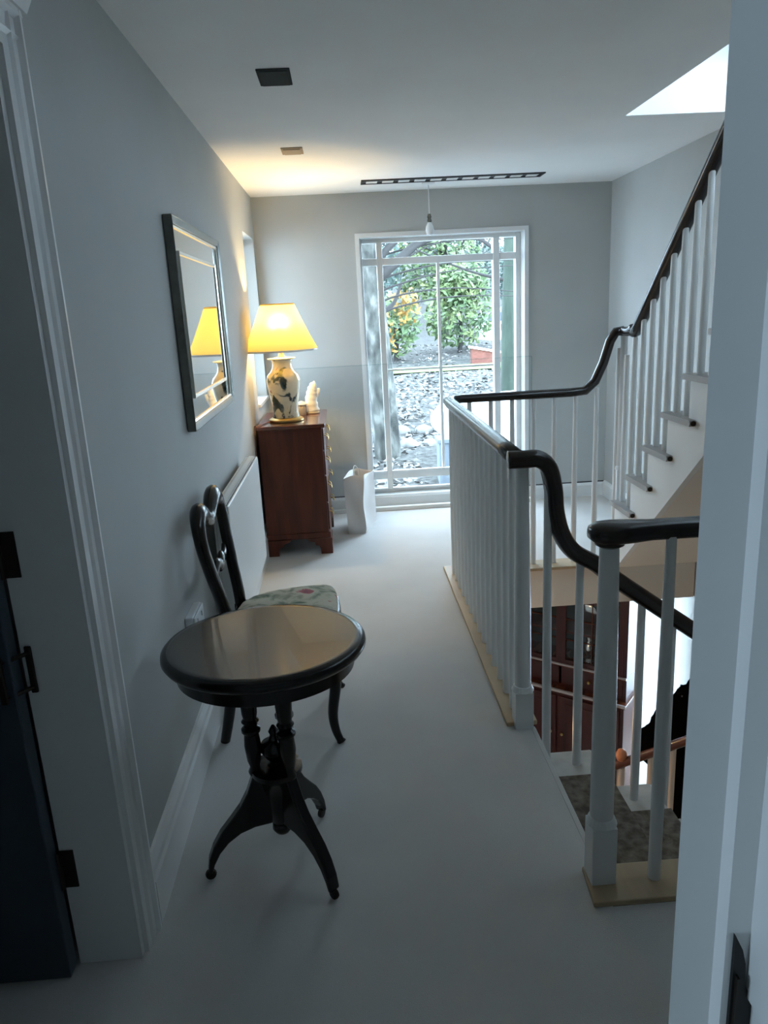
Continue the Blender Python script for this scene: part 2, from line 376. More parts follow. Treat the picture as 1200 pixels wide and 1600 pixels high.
# left doorway: lining, architrave, door leaf and ironmongery
bm = boxes((X0, XL, DY1 - 0.025, DY1, 0, DZ), (X0, XL, DY0, DY0 + 0.025, 0, DZ), (X0, XL, DY0 + 0.025, DY1 - 0.025, DZ - 0.025, DZ))
struct('trim_1', bm, 'white', label='white painted lining of the left doorway')
def arch(y, s):
    p = [(XL, 0.0), (XL + 0.012, 0.0), (XL + 0.014, 0.02), (XL + 0.020, 0.028), (XL + 0.014, 0.036), (XL + 0.016, 0.058), (XL + 0.026, 0.066), (XL + 0.024, 0.080), (XL, 0.080)]
    return [(a, y + s * b) for a, b in p]
bm = bmesh.new()
prism(bm, arch(DY1 - 0.006, 1), 'z', 0, DZ + 0.07)
prism(bm, arch(DY0 + 0.006, -1), 'z', 0, DZ + 0.07)
prism(bm, [(a, DZ - 0.006 + (b - DY1 + 0.006)) for a, b in arch(DY1 - 0.006, 1)], 'y', DY0 - 0.07, DY1 + 0.075)
prism(bm, [(XL, DZ + 0.072), (XL + 0.03, DZ + 0.072), (XL + 0.045, DZ + 0.10), (XL + 0.045, DZ + 0.115), (XL, DZ + 0.125)], 'y', DY0 - 0.09, DY1 + 0.09)
struct('trim_2', bm, 'white', label='white moulded architrave round the left doorway')
door = bpy.data.objects.new('door_1', None); link(door); door['kind'] = 'structure'; door['label'] = 'dark navy door standing open into the left room'
door.location = (X0 - 0.004, DY1 - 0.03, 0)
struct('leaf', boxes((-0.76, 0, -0.044, 0, 0.008, DZ - 0.03)), 'navy', door, bevel=0.003)
for z in (0.275, 1.05, 1.80):
    hg = struct('hinge', boxes((0.001, 0.036, 0.0005, 0.004, z - 0.05, z + 0.05)), 'bronze', door)
    struct('knuckle', lathe(bmesh.new(), [(0.007, -0.05), (0.007, 0.05)], (0.0, -0.003, z), 10), 'bronze', hg)
cl = struct('door_closer', boxes((0.014, 0.029, -0.004, 0.003, 0.735, 0.845)), 'bronze', door, bevel=0.003)
struct('closer_plate', boxes((-0.03, -0.014, -0.052, -0.044, 0.735, 0.845)), 'bronze', cl, bevel=0.003)
for z in (0.75, 0.83):
    struct('link_rod', sweep(bmesh.new(), [(0.022, -0.004, z), (0.0, -0.03, z), (-0.022, -0.048, z)], ell(8, 0.005, 0.005)), 'bronze', cl)

# right-hand door jamb of the doorway
EY = 0.500
bm = boxes((0.2915, 0.42, EY, NY0, 0, 2.05))
prism(bm, [(0.2548, NY0), (0.315, NY0), (0.315, NY0 + 0.012), (0.2625, NY0 + 0.012)], 'z', 0, 2.05)
struct('trim_4', bm, 'white', label='white door stop and rebate on the right jamb')
bm = boxes((0.3118, 0.42, 0.25, EY, 0.978 - 0.065, 2.05), (0.3165, 0.42, 0.25, EY, 0, 0.913))
struct('trim_5', bm, 'white', label='white door lining nearest the lens at the right', bevel=0.001)
keep = thing('strike_plate', 'dark iron lock keep let into the white right-hand door jamb', 'strike plate', (0.2975, EY, 0.88))
bm = bmesh.new(); prism(bm, [(0.0, -0.12), (0.019, -0.12), (0.019, 0.03), (0.012, 0.047), (0.0105, 0.07), (0.007, 0.085), (0.0, 0.10)], 'y', -0.004, 0.0)
obj('plate', bm, 'black', keep)
obj('lip', boxes((0.002, 0.004, -0.009, -0.004, -0.12, 0.06)), 'bronze', keep)

# ================================================================== STAIRWELL
# fascias around the well
bm = boxes((0.60, 2.0, 4.085, 4.099, -0.245, 0.0))
struct('trim_6', bm, 'cream', label='cream fascia board below the far landing edge')
bm = boxes((0.601, 0.614, 2.45, 4.085, -0.245, 0.0))
struct('trim_7', bm, 'cream')
bm = bmesh.new()
prism(bm, [(0.485 + 0.03, 2.425), (0.628, 2.425), (0.628, 4.04), (1.5, 4.04), (1.5, 4.19), (0.515, 4.19)], 'z', 0.0, 0.018)
kerb = struct('trim_8', bm, 'kerbwood', label='pale oak kerb under the landing balusters', bevel=0.004)
bm = bmesh.new()
prism(bm, [(0.55, 1.553), (1.24, 1.553), (1.24, 1.685), (0.56, 1.685)], 'z', 0.0, 0.016)
struct('trim_9', bm, 'kerbwood', label='short pale oak kerb under the near newel', bevel=0.004)
# landing nosing at the head of the stairs down
bm = bmesh.new(); prism(bm, [(0.601, -0.03), (0.616, -0.024), (0.622, -0.013), (0.616, -0.003), (0.601, 0.0)], 'y', 1.70, 2.42)
struct('trim_10', bm, 'carpet', smooth='auto')
bm = boxes((0.601, 0.611, 1.56, 2.45, -0.245, -0.031))
struct('trim_11', bm, 'white')

RAILSEC = [(-0.030, -0.010), (-0.024, -0.020), (-0.012, -0.022), (0.012, -0.022), (0.024, -0.020), (0.030, -0.010), (0.031, 0.004), (0.026, 0.016), (0.015, 0.023), (0.0, 0.0255), (-0.015, 0.023), (-0.026, 0.016), (-0.031, 0.004)]
def baluster_prof(h, r0=0.0175, r1=0.0125):
    return [(r0, 0), (r0, h * 0.15), (r0 * 1.02, h * 0.3), ((r0 + r1) / 2, h * 0.7), (r1, h)]
def baluster(parent, x, y, z0, z1, m='white', r0=0.0175, r1=0.0125, name='baluster'):
    return obj(name, lathe(bmesh.new(), baluster_prof(z1 - z0, r0, r1), (x, y, z0), 12), m, parent, smooth='auto')
def newel(parent, x, y, z0, z1, hb, w=0.033, r0=0.030, r1=0.022, m='white'):
    p = obj('newel_post', lathe(bmesh.new(), [(r0 * 1.0, hb + 0.02), (r0, hb + 0.06), (r0 * 0.97, hb + 0.3), (r1, z1 - z0)], (x, y, z0), 20), m, parent, smooth='auto')
    bm = bmesh.new(); v = []
    prism(bm, [(x - w, y - w), (x + w, y - w), (x + w, y + w), (x - w, y + w)], 'z', z0, z0 + hb)
    k = len(bm.verts)
    lathe(bm, [(w * 1.25, hb), (w * 0.98, hb + 0.021)], (x, y, z0), 20)
    obj('newel_base', bm, m, p, bevel=0.002)
    return p

# --- landing balustrade: long run and far run
RZ = 1.008
lb = thing('landing_balustrade', 'white spindled landing balustrade with mahogany handrail running towards the window', 'balustrade', (0, 0, 0))
pts = [(BX - 0.012, 2.395, RZ), (BX - 0.012, 2.6, RZ), (BX - 0.012, 3.0, RZ), (BX - 0.012, 3.5, RZ), (BX - 0.012, 3.95, RZ), (BX - 0.008, 4.06, RZ), (BX + 0.02, 4.11, RZ), (BX + 0.08, YC, RZ), (0.9, YC, RZ), (1.25, YC, RZ), (1.33, YC, RZ + 0.006), (1.385, YC, RZ + 0.055), (1.43, YC, RZ + 0.155), (1.465, YC, RZ + 0.27), (1.495, YC - 0.01, RZ + 0.318), (1.53, YC - 0.03, RZ + 0.322)]
obj('handrail', sweep(bmesh.new(), pts, RAILSEC, side=(1, 0, 0)), 'rail', lb, smooth=True)
for i in range(14):
    baluster(lb, BX, 2.535 + i * 0.1165, 0.018, RZ - 0.018)
newel(lb, BX + 0.010, YN + 0.012, 0.0, RZ - 0.02, 0.145)
for i in range(8):
    baluster(lb, 0.68 + i * 0.1195, YC - 0.005, 0.018, RZ - 0.018 if i < 6 else (RZ + 0.02 if i == 6 else RZ + 0.23), 'white', 0.016, 0.0125)
obj('bracket', boxes((BX - 0.020, BX - 0.017, 2.52, 2.535, RZ - 0.10, RZ - 0.02)), 'silver', lb)

# --- upper flight
st = thing('upper_staircase', 'white string staircase climbing at the right towards the skylight', 'staircase', (0, 0, 0))
SXI = 1.50; RISE = 0.1955; GO = 0.213
ty = lambda k: 4.084 - (k - 2) * GO     # front (far) edge of tread k
NT = 11
for k in range(1, NT):
    y1 = ty(k); y0 = y1 - GO - 0.10; z = k * RISE
    x0 = SXI - 0.03 if k > 1 else SXI + 0.12
    bm = bmesh.new()
    prism(bm, [(y1, z - 0.014), (y1 - 0.006, z - 0.003), (y1 - 0.014, z), (y0 + 0.012, z), (y0 + 0.003, z - 0.004), (y0, z - 0.014), (y0 + 0.006, z - 0.027), (y1 - 0.006, z - 0.027)], 'x', x0, SXI + 0.05)
    prism(bm, [(y1, z - 0.014), (y1 - 0.006, z - 0.003), (y1 - 0.014, z), (y1 - GO - 0.02, z), (y1 - GO - 0.02, z - 0.027), (y1 - 0.006, z - 0.027)], 'x', SXI + 0.05, XR - 0.005)
    obj('tread', bm, 'taupe', st)
    e = obj('nosing_end', lathe(bmesh.new(), [(0.012, 0), (0.012, 0.002)], (0, 0, 0), 12), 'bronze', st)
    e.rotation_euler = (PI / 2, 0, 0); e.location = (SXI - 0.014, y0 + 0.0005, z - 0.0135)
    if k < NT - 1:
        obj('riser', boxes((SXI + 0.012, XR - 0.005, y1 - GO - 0.037, y1 - GO - 0.022, z, z + RISE - 0.027)), 'whitematt', st)
    obj('runner', boxes((SXI + 0.14, XR - 0.08, y1 - GO - 0.02, y1 + 0.002, z, z + 0.008)), 'carpet', st)
# open string cut to the steps
top = []
for k in range(1, NT):
    y1 = ty(k) - 0.025
    top += [(y1, (k - 1) * RISE - (0.027 if k > 1 else 0)), (y1, k * RISE - 0.027)]
bot = [(ty(NT - 1) - GO, (NT - 1) * RISE - 0.027), (ty(NT - 1) - GO, (4.02 - ty(NT - 1) + GO) * 0.865), (4.02, 0.0)]
tp = [p for p in top if p[0] <= 4.10]
tp = [(4.10, 0.0), (4.10, RISE - 0.027)] + [p for p in top if p[0] < 4.09 and p[1] >= RISE - 0.03]
obj('string', prism(bmesh.new(), tp + bot, 'x', SXI, SXI + 0.03), 'whitematt', st)
yb = ty(NT - 1) - GO
obj('soffit', prism(bmesh.new(), [(4.02, -0.002), (yb, (4.02 - yb) * 0.865), (yb, (4.02 - yb) * 0.865 + 0.02), (4.02, 0.02)], 'x', SXI + 0.03, XR - 0.005), 'cream', st)
# its balustrade
ub = thing('upper_stair_balustrade', 'white balusters and dark handrail rising beside the upper stairs', 'balustrade', (0, 0, 0))
rs = (2.131 - 1.341) / (3.928 - 3.058)
rz = lambda y: 1.315 + (3.93 - y) * rs
pts = smooth_path([(SXI + 0.035, YC - 0.035, RZ + 0.322), (SXI + 0.03, 4.0, RZ + 0.322), (SXI + 0.028, 3.94, RZ + 0.34), (SXI + 0.026, 3.88, rz(3.88)), (SXI + 0.026, 3.4, rz(3.4)), (SXI + 0.026, 2.8, rz(2.8)), (SXI + 0.026, 2.2, rz(2.2))], 5)
obj('handrail', sweep(bmesh.new(), pts, RAILSEC, side=(1, 0, 0)), 'rail', ub, smooth=True)
pn = newel(ub, SXI + 0.035, 4.105, 0.0, RZ + 0.305, 0.56, w=0.024, r0=0.021, r1=0.02, m='white')
for k in range(2, NT - 1):
    for j in (0, 1):
        y = ty(k) - 0.055 - j * GO / 2
        if y > 4.05: continue
        baluster(ub, SXI + 0.026, y, k * RISE, rz(y) - 0.02, 'white', 0.0165, 0.0135)

# --- flight going down
dn = thing('lower_staircase', 'carpeted stairs dropping to the right below the landing edge', 'staircase', (0, 0, 0))
DR = 0.172; DG = 0.24
for k in range(1, 6):
    x0 = 0.60 + (k - 1) * DG; z = -k * DR
    bm = bmesh.new()
    prism(bm, [(x0, z - 0.03), (x0 + DG + 0.012, z - 0.03), (x0 + DG + 0.026, z - 0.022), (x0 + DG + 0.026, z - 0.008), (x0 + DG + 0.012, z), (x0, z)], 'y', 1.62, 2.50)
    obj('tread', bm, 'steptan', dn)
    obj('riser', boxes((x0 + DG - 0.012, x0 + DG, 1.62, 2.49, z - DR, z - 0.03)), 'cream', dn)
    bm = boxes((x0, x0 + DG + 0.028, 1.68, 2.335, z, z + 0.010), (x0 + DG + 0.001, x0 + DG + 0.010, 1.68, 2.335, z - DR + 0.01, z - 0.03))
    obj('runner', bm, 'runner', dn)
zs_ = [(0.60, -0.245)]
for k in range(1, 6): zs_ += [(0.60 + (k - 1) * DG + 0.001, -k * DR - 0.03)]
bm = bmesh.new(); prism(bm, [(0.614, -0.2), (0.614, -DR - 0.03), (1.8, -5 * DR - 0.03), (1.8, -5 * DR - 0.33), (0.614, -0.45)], 'y', 2.46, 2.488)
obj('string', bm, 'cream', dn)
bm = boxes((1.8, 2.9, 1.56, 2.5, -6 * DR - 0.15, -6 * DR))
obj('half_landing', bm, 'runner', dn)
db = thing('descending_balustrade', 'gooseneck mahogany handrail sweeping down past the end of the landing rail', 'balustrade', (0, 0, 0))
pts = smooth_path([(BX - 0.045, YN - 0.02, RZ - 0.004), (0.575, YN - 0.02, RZ - 0.005), (0.62, YN - 0.015, RZ - 0.008), (0.657, YN - 0.01, RZ - 0.04), (0.678, YN, RZ - 0.115), (0.686, YN, RZ - 0.20), (0.708, YN, RZ - 0.28), (0.752, YN, RZ - 0.345), (0.83, YN, 0.612), (0.91, YN, 0.545), (1.2, YN, 0.328), (1.78, YN, -0.105)], 6)
obj('handrail', sweep(bmesh.new(), pts, [(a, b * 1.22) for a, b in RAILSEC], side=(0, -1, 0)), 'rail', db, smooth=True)
def drz(x):
    P = [(0.60, 0.99), (0.657, 0.95), (0.686, 0.80), (0.708, 0.728), (0.752, 0.663), (0.83, 0.612), (0.91, 0.545), (1.78, -0.105)]
    for (a, za), (b, zb) in zip(P, P[1:]):
        if x <= b: return za + (zb - za) * (x - a) / (b - a)
    return -0.1
for x in (0.66, 0.775, 0.888, 1.0, 1.115, 1.235, 1.35, 1.47, 1.6, 1.71):
    k = int((x - 0.60) / DG) + 1
    baluster(db, x, YN, -k * DR, drz(x) - 0.008, 'white', 0.0165, 0.0135)

# --- near newel and level rail
nb = thing('near_balustrade', 'short level handrail on a white newel at the near side of the stairs', 'balustrade', (0, 0, 0))
newel(nb, 0.595, 1.642, 0.016, 0.965, 0.17, w=0.0325, r0=0.030, r1=0.0225)
pts = [(0.545, 1.642, 0.975), (0.552, 1.642, 0.975), (0.57, 1.642, 0.975), (0.60, 1.642, 0.975), (0.64, 1.642, 0.975), (0.69, 1.642, 0.975), (0.8, 1.642, 0.975), (1.24, 1.642, 0.975)]
sec = [(a * 1.0, b * 0.95) for a, b in RAILSEC]
obj('handrail', sweep(bmesh.new(), pts, sec, side=(0, -1, 0), scales=[(0.5, 0.55), (1.0, 0.8), (1.4, 1.05), (1.5, 1.12), (1.3, 1.08), (1.0, 1.0), (1, 1), (1, 1)]), 'rail', nb, smooth=True)
obj('boss', lathe(bmesh.new(), [(0.024, 0), (0.034, 0.006), (0.036, 0.014), (0.03, 0.02)], (0.595, 1.642, 0.94), 20), 'rail', nb, smooth='auto')
for x in (0.735, 0.85, 0.965, 1.08, 1.195):
    baluster(nb, x, 1.625, 0.016, 0.962, 'white', 0.0165, 0.0125)

# ================================================================== LOWER HALL
bm = boxes((-0.2, 3.3, 0.6, 6.5, LZ - 0.1, LZ))
struct('floor_lower', bm, 'cream')
bm = boxes((-0.2, 3.3, 6.4, 6.5, LZ, -0.24), (-0.3, -0.2, 0.6, 6.5, LZ, -0.24), (-0.2, 3.3, 0.5, 0.6, LZ, -0.24),
           (3.2, 3.3, 0.6, 5.0, LZ, -0.24), (3.2, 3.3, 6.2, 6.4, LZ, -0.24), (3.2, 3.3, 5.0, 6.2, LZ, -2.3), (3.2, 3.3, 5.0, 6.2, -0.5, -0.24))
struct('wall_lower', bm, 'whitematt', label='bright white wall of the hall downstairs')
bm = boxes((-0.3, 3.3, 5.95, 6.5, -0.24, -0.2))
struct('ceiling_lower', bm, 'ceil')
struct('window_3', boxes((3.24, 3.25, 5.0, 6.2, -2.3, -0.5)), 'glass')

# bookcase, turned towards the stairs
bk = thing('bookcase', 'red mahogany glazed bookcase downstairs, seen between the balusters', 'bookcase', (2.03, 5.19, LZ), math.atan2(0.62, -0.78))
# local: +x runs along the front to the left, -y is ... depth goes to local -y
D = -1
def lbx(x0, x1, y0, y1, z0, z1): return (x0, x1, -y1, -y0, z0, z1)
obj('lower_carcass', boxes(lbx(0, 1.1, 0.012, 0.44, 0.06, 0.92)), 'bookred', bk, bevel=0.004)
obj('plinth', boxes(lbx(0.01, 1.09, 0.02, 0.43, 0, 0.06)), 'bookred', bk)
obj('lip_moulding', boxes(lbx(-0.02, 1.12, -0.015, 0.45, 0.92, 0.95)), 'mahogtop', bk, bevel=0.008, seg=3)
for i in range(2):
    d = obj('door', boxes(lbx(0.03 + i * 0.53, 0.54 + i * 0.53, -0.006, 0.012, 0.10, 0.89)), 'bookred', bk, bevel=0.004)
    obj('door_panel', boxes(lbx(0.09 + i * 0.53, 0.48 + i * 0.53, -0.012, -0.006, 0.16, 0.83)), 'bookred', d, bevel=0.005)
    kn = obj('knob', lathe(bmesh.new(), [(0.006, -0.028), (0.013, -0.02), (0.013, -0.012), (0.005, 0.0)], (0, 0, 0), 12), 'brass', d)
    kn.rotation_euler = (PI / 2, 0, 0); kn.location = (0.50 if i == 0 else 0.60, 0.006, 0.55)
    w = obj('drawer', boxes(lbx(0.03 + i * 0.53, 0.54 + i * 0.53, 0.054, 0.062, 0.975, 1.13)), 'bookred', bk, bevel=0.004)
    kn = obj('knob', lathe(bmesh.new(), [(0.006, -0.028), (0.015, -0.02), (0.015, -0.012), (0.005, 0.0)], (0, 0, 0), 12), 'brass', w)
    kn.rotation_euler = (PI / 2, 0, 0); kn.location = (0.30 + i * 0.53, -0.055, 1.05)
bm = boxes(lbx(0, 0.03, 0.06, 0.40, 0.95, 2.2), lbx(1.07, 1.1, 0.06, 0.40, 0.95, 2.2), lbx(0.03, 1.07, 0.36, 0.40, 0.95, 2.2), lbx(0.03, 1.07, 0.062, 0.36, 0.95, 0.975), lbx(0.03, 1.07, 0.07, 0.36, 2.15, 2.2))
obj('upper_carcass', bm, 'bookred', bk)
obj('back_panel', boxes(lbx(0.03, 1.07, 0.35, 0.36, 1.16, 2.15)), 'bookdark', bk)
obj('drawer_rail', boxes(lbx(0.0, 1.1, 0.045, 0.36, 1.135, 1.16)), 'mahogtop', bk, bevel=0.005)
obj('glint_line', boxes(lbx(0.0, 1.1, 0.0425, 0.045, 1.148, 1.159), lbx(0.0, 1.1, 0.045, 0.056, 1.16, 1.162)), 'glint', bk)  # strips painted pale as reflected daylight along the mouldings
obj('glint_line', boxes(lbx(-0.02, 1.12, -0.018, -0.015, 0.93, 0.949), lbx(-0.018, 1.12, -0.015, 0.0, 0.95, 0.952)), 'glint', bk)
obj('cornice', boxes(lbx(-0.03, 1.13, 0.02, 0.42, 2.2, 2.28)), 'bookred', bk, bevel=0.015, seg=3)
for z in (1.42, 1.70, 1.95):
    obj('shelf', boxes(lbx(0.03, 1.07, 0.10, 0.35, z, z + 0.018)), 'mahog', bk)
for i in range(2):
    x0 = 0.03 + i * 0.52; x1 = x0 + 0.52
    d = obj('glazed_door', boxes(lbx(x0, x0 + 0.04, 0.058, 0.08, 1.16, 2.15), lbx(x1 - 0.04, x1, 0.058, 0.08, 1.16, 2.15), lbx(x0 + 0.04, x1 - 0.04, 0.058, 0.08, 1.16, 1.20), lbx(x0 + 0.04, x1 - 0.04, 0.058, 0.08, 2.11, 2.15)), 'bookred', bk)
    obj('pane', boxes(lbx(x0 + 0.04, x1 - 0.04, 0.072, 0.074, 1.20, 2.11)), 'glass', d)
    xm = (x0 + x1) / 2
    for (a, b, c, e) in ((xm, 1.20, xm, 2.11), (x0 + 0.04, 1.38, x1 - 0.04, 1.38), (x0 + 0.04, 1.56, x1 - 0.04, 1.56), (x0 + 0.04, 1.74, x1 - 0.04, 1.74), (x0 + 0.04, 1.92, x1 - 0.04, 1.92)):
        obj('astragal', sweep(bmesh.new(), [(a, -0.064, b), (c, -0.064, e)], ell(6, 0.0045, 0.0045)), 'mahogtop', d)
Rb = Matrix.Translation(bk.location) @ Matrix.Rotation(bk.rotation_euler.z, 4, 'Z')
def on_shelf(name, label, cat, x, y, z):
    p = Rb @ Vector((x, -y, z)); return thing(name, label, cat, p, 0, 'silver on the bookcase shelves')
t = on_shelf('statuette', 'small silver statuette on the bottom shelf of the bookcase', 'statuette', 0.36, 0.2, 1.16)
obj('figure', lathe(bmesh.new(), [(0.045, 0.015), (0.02, 0.05), (0.035, 0.09), (0.04, 0.13), (0.022, 0.17), (0.014, 0.185), (0.026, 0.205), (0.02, 0.235), (0.004, 0.245)], (0, 0, 0), 14), 'silver', t, smooth=True)
obj('base', lathe(bmesh.new(), [(0.055, 0), (0.055, 0.012), (0.045, 0.015)], (0, 0, 0), 16), 'silver', t, smooth='auto')
t = on_shelf('silver_bowl', 'footed silver bowl to the right of the statuette in the bookcase', 'bowl', 0.13, 0.2, 1.16)
obj('bowl', lathe(bmesh.new(), [(0.02, 0.03), (0.05, 0.05), (0.075, 0.09), (0.08, 0.11), (0.074, 0.11), (0.06, 0.07), (0.01, 0.05)], (0, 0, 0), 18), 'silver', t, smooth=True)
obj('foot', lathe(bmesh.new(), [(0.045, 0), (0.04, 0.008), (0.018, 0.03)], (0, 0, 0), 16), 'silver', t, smooth=True)
t = on_shelf('silver_coffee_pot', 'tall silver pot on the second shelf of the bookcase', 'pot', 0.15, 0.2, 1.438)
obj('body', lathe(bmesh.new(), [(0.035, 0), (0.04, 0.01), (0.055, 0.06), (0.045, 0.12), (0.03, 0.16), (0.032, 0.165), (0.012, 0.185), (0.008, 0.2)], (0, 0, 0), 16), 'silver', t, smooth=True)
obj('spout', sweep(bmesh.new(), [(0.045, 0, 0.05), (0.075, 0, 0.09), (0.085, 0, 0.14)], ell(8, 0.008, 0.008)), 'silver', t, smooth=True)
obj('handle', sweep(bmesh.new(), smooth_path([(-0.035, 0, 0.14), (-0.08, 0, 0.12), (-0.075, 0, 0.06), (-0.048, 0, 0.05)], 4), ell(8, 0.006, 0.006)), 'ebony', t, smooth=True)
t = on_shelf('silver_tray', 'round silver tray propped upright on the second shelf of the bookcase', 'tray', 0.42, 0.28, 1.438)
o = obj('dish', lathe(bmesh.new(), [(0.01, 0.0), (0.085, 0.0), (0.1, 0.012), (0.1, 0.016), (0.084, 0.005), (0.01, 0.004)], (0, 0, 0), 24), 'silver', t, smooth='auto')
o.rotation_euler = (1.35, 0, math.radians(140)); o.location = (0, 0, 0.1)
t = on_shelf('silver_goblet', 'silver goblet in the corner beside the silver bowl in the bookcase', 'goblet', 0.58, 0.2, 1.16)
obj('cup', lathe(bmesh.new(), [(0.006, 0.06), (0.03, 0.09), (0.036, 0.15), (0.032, 0.15), (0.026, 0.1)], (0, 0, 0), 14), 'silver', t, smooth=True)
obj('stem', lathe(bmesh.new(), [(0.032, 0), (0.028, 0.006), (0.007, 0.015), (0.006, 0.06)], (0, 0, 0), 14), 'silver', t, smooth=True)

# lower balustrade with ball newel
lr = thing('lower_balustrade', 'brown handrail on lamplit cream spindles of the flight far below', 'balustrade', (0, 0, 0))
P0 = Vector((1.29, 3.3, -0.80)); P1 = Vector((1.95, 2.98, -0.335))
dv = P1 - P0
Pm = P0 - dv * 0.25
obj('handrail', sweep(bmesh.new(), [Pm, P0, P0 + dv * 0.5, P1 + dv * 0.2], [(a * 0.8, b * 0.8) for a, b in RAILSEC]), 'mahogtop', lr, smooth=True)
for i in range(-1, 9):
    p = P0 + dv * (0.06 + i * 0.135) - Vector((0, 0, 0.01))
    if i == 0: continue
    baluster(lr, p.x, p.y, p.z - 0.92, p.z, 'warmspindle', 0.0165, 0.0165)
np_ = obj('newel_post', lathe(bmesh.new(), [(0.020, -1.05), (0.020, -0.02)], P0, 14), 'warmspindle', lr, smooth='auto')
obj('newel_ball', lathe(bmesh.new(), [(0.008, 0.015), (0.022, 0.022), (0.028, 0.04), (0.028, 0.055), (0.02, 0.075), (0.005, 0.082)], P0, 16), 'orange', np_, smooth=True)
a = P0 - dv * 0.25; b = P1 + dv * 0.2
bm = bmesh.new()
n_ = Vector((dv.y, -dv.x, 0)).normalized() * 0.02
vs = []
for q in (a, b):
    for s in (-1, 1):
        for z in (-1.25, -0.90): vs.append(bm.verts.new(q + n_ * s + Vector((0, 0, z))))
for f in ((0, 1, 3, 2), (4, 6, 7, 5), (0, 4, 5, 1), (2, 3, 7, 6), (1, 5, 7, 3), (0, 2, 6, 4)): bm.faces.new([vs[i] for i in f])
obj('string', bm, 'cream', lr)

# coat on a stand beyond the lower rail
cs = thing('coat_stand', 'dark wooden coat stand downstairs under the black coat', 'coat stand', (2.12, 4.25, LZ))
obj('pole', lathe(bmesh.new(), [(0.025, 0.1), (0.022, 1.0), (0.018, 1.62)], (0, 0, 0), 14), 'ebony', cs, smooth='auto')
for i in range(4):
    a = i * PI / 2 + 0.4
    obj('foot', sweep(bmesh.new(), smooth_path([(0.0, 0, 0.25), (0.12 * math.cos(a), 0.12 * math.sin(a), 0.16), (0.24 * math.cos(a), 0.24 * math.sin(a), 0.015)], 4), ell(8, 0.014, 0.014)), 'ebony', cs, smooth=True)
    obj('hook', sweep(bmesh.new(), smooth_path([(0, 0, 1.5), (0.07 * math.cos(a), 0.07 * math.sin(a), 1.5), (0.1 * math.cos(a), 0.1 * math.sin(a), 1.58)], 4), ell(8, 0.008, 0.008)), 'ebony', cs, smooth=True)
bm = bmesh.new()
def lump(c, r):
    m = bmesh.ops.create_icosphere(bm, subdivisions=3, radius=1.0)
    for v in m['verts']:
        n = v.co.copy()
        k = 1 + 0.07 * math.sin(9 * n.x + 4 * n.z) * math.sin(8 * n.y + 3) + 0.05 * math.sin(19 * n.z + 7 * n.x)
        v.co = Vector((c[0] + n.x * r[0] * k, c[1] + n.y * r[1] * k, c[2] + n.z * r[2] * k))
lump((2.14, 4.25, -1.18), (0.18, 0.14, 0.27)); lump((1.99, 4.24, -1.25), (0.15, 0.13, 0.20)); lump((1.85, 4.22, -1.32), (0.11, 0.11, 0.13)); lump((2.10, 4.25, -1.55), (0.16, 0.14, 0.45)); lump((2.22, 4.26, -1.05), (0.14, 0.13, 0.25))
coat = obj('coat', bm, 'coat', None, smooth=True)
rm = coat.modifiers.new('remesh', 'REMESH'); rm.mode = 'VOXEL'; rm.voxel_size = 0.02; rm.use_smooth_shade = True
tag(coat, 'black shaggy coat hanging beyond the lower handrail against the bright wall', 'coat')

# pendant lamp of the lower hall
pl = thing('hall_lamp', 'small warm pendant lamp under the landing downstairs', 'lamp', (0.95, 3.3, -0.25))
pl.location = (0.35, 3.6, -0.24)
obj('flex', lathe(bmesh.new(), [(0.004, -0.35), (0.004, 0)], (0, 0, 0), 8), 'black', pl)
obj('bulb', lathe(bmesh.new(), [(0.012, -0.36), (0.02, -0.38), (0.035, -0.42), (0.028, -0.455), (0.005, -0.465)], (0, 0, 0), 14), 'warmbulb', pl, smooth=True)
hl = bpy.data.lights.new('hall_lamp_light', 'POINT'); hl.energy = HALL_W; hl.color = (1.0, 0.62, 0.32); hl.shadow_soft_size = 0.05
ho = bpy.data.objects.new('hall_lamp_light', hl); link(ho); ho.location = (0.35, 3.6, -0.78)

# ================================================================== GLASS GUARD
gd = thing('glass_guard', 'clear glass guard panel standing in front of the tall window', 'glass guard', (0, 0, 0))
obj('glass_panel', boxes((-0.40, 1.40, 5.615, 5.627, 0.03, 1.118)), 'guard', gd)
obj('glass_edge', boxes((1.4002, 1.404, 5.615, 5.627, 0.03, 1.118)), 'edge', gd)
obj('top_edge', boxes((-0.40, 1.40, 5.615, 5.627, 1.1182, 1.121)), 'edge', gd)
obj('floor_channel', boxes((-0.42, 1.42, 5.600, 5.642, 0.0, 0.03)), 'whitematt', gd, bevel=0.003)

# ================================================================== FURNITURE
# --- occasional table
tb = thing('occasional_table', 'round dark tripod table with a polished top in the foreground', 'table', (-0.253, 1.815, 0))
TX, TY = 1.045, 0.965
obj('tabletop', lathe(bmesh.new(), [(0.0, 0.690), (0.225, 0.690), (0.232, 0.691), (0.243, 0.688), (0.250, 0.680), (0.251, 0.670), (0.246, 0.661), (0.236, 0.654), (0.228, 0.650), (0.0, 0.650)][::-1], (0, 0, 0), 64, cap=False, sx=TX, sy=TY), 'tabletop', tb, smooth='auto')
obj('edge_moulding', lathe(bmesh.new(), [(0.236, 0.6895), (0.2455, 0.6885), (0.253, 0.681), (0.2545, 0.670), (0.248, 0.659), (0.236, 0.652)], (0, 0, 0), 64, cap=False, sx=TX, sy=TY), 'ebony', tb, smooth=True)
obj('apron', lathe(bmesh.new(), [(0.205, 0.606), (0.222, 0.612), (0.224, 0.652), (0.2, 0.652)], (0, 0, 0), 64, sx=TX, sy=TY), 'ebony', tb, smooth='auto')
obj('top_block', lathe(bmesh.new(), [(0.06, 0.57), (0.085, 0.575), (0.09, 0.607)], (0, 0, 0), 28), 'ebony', tb, smooth='auto')
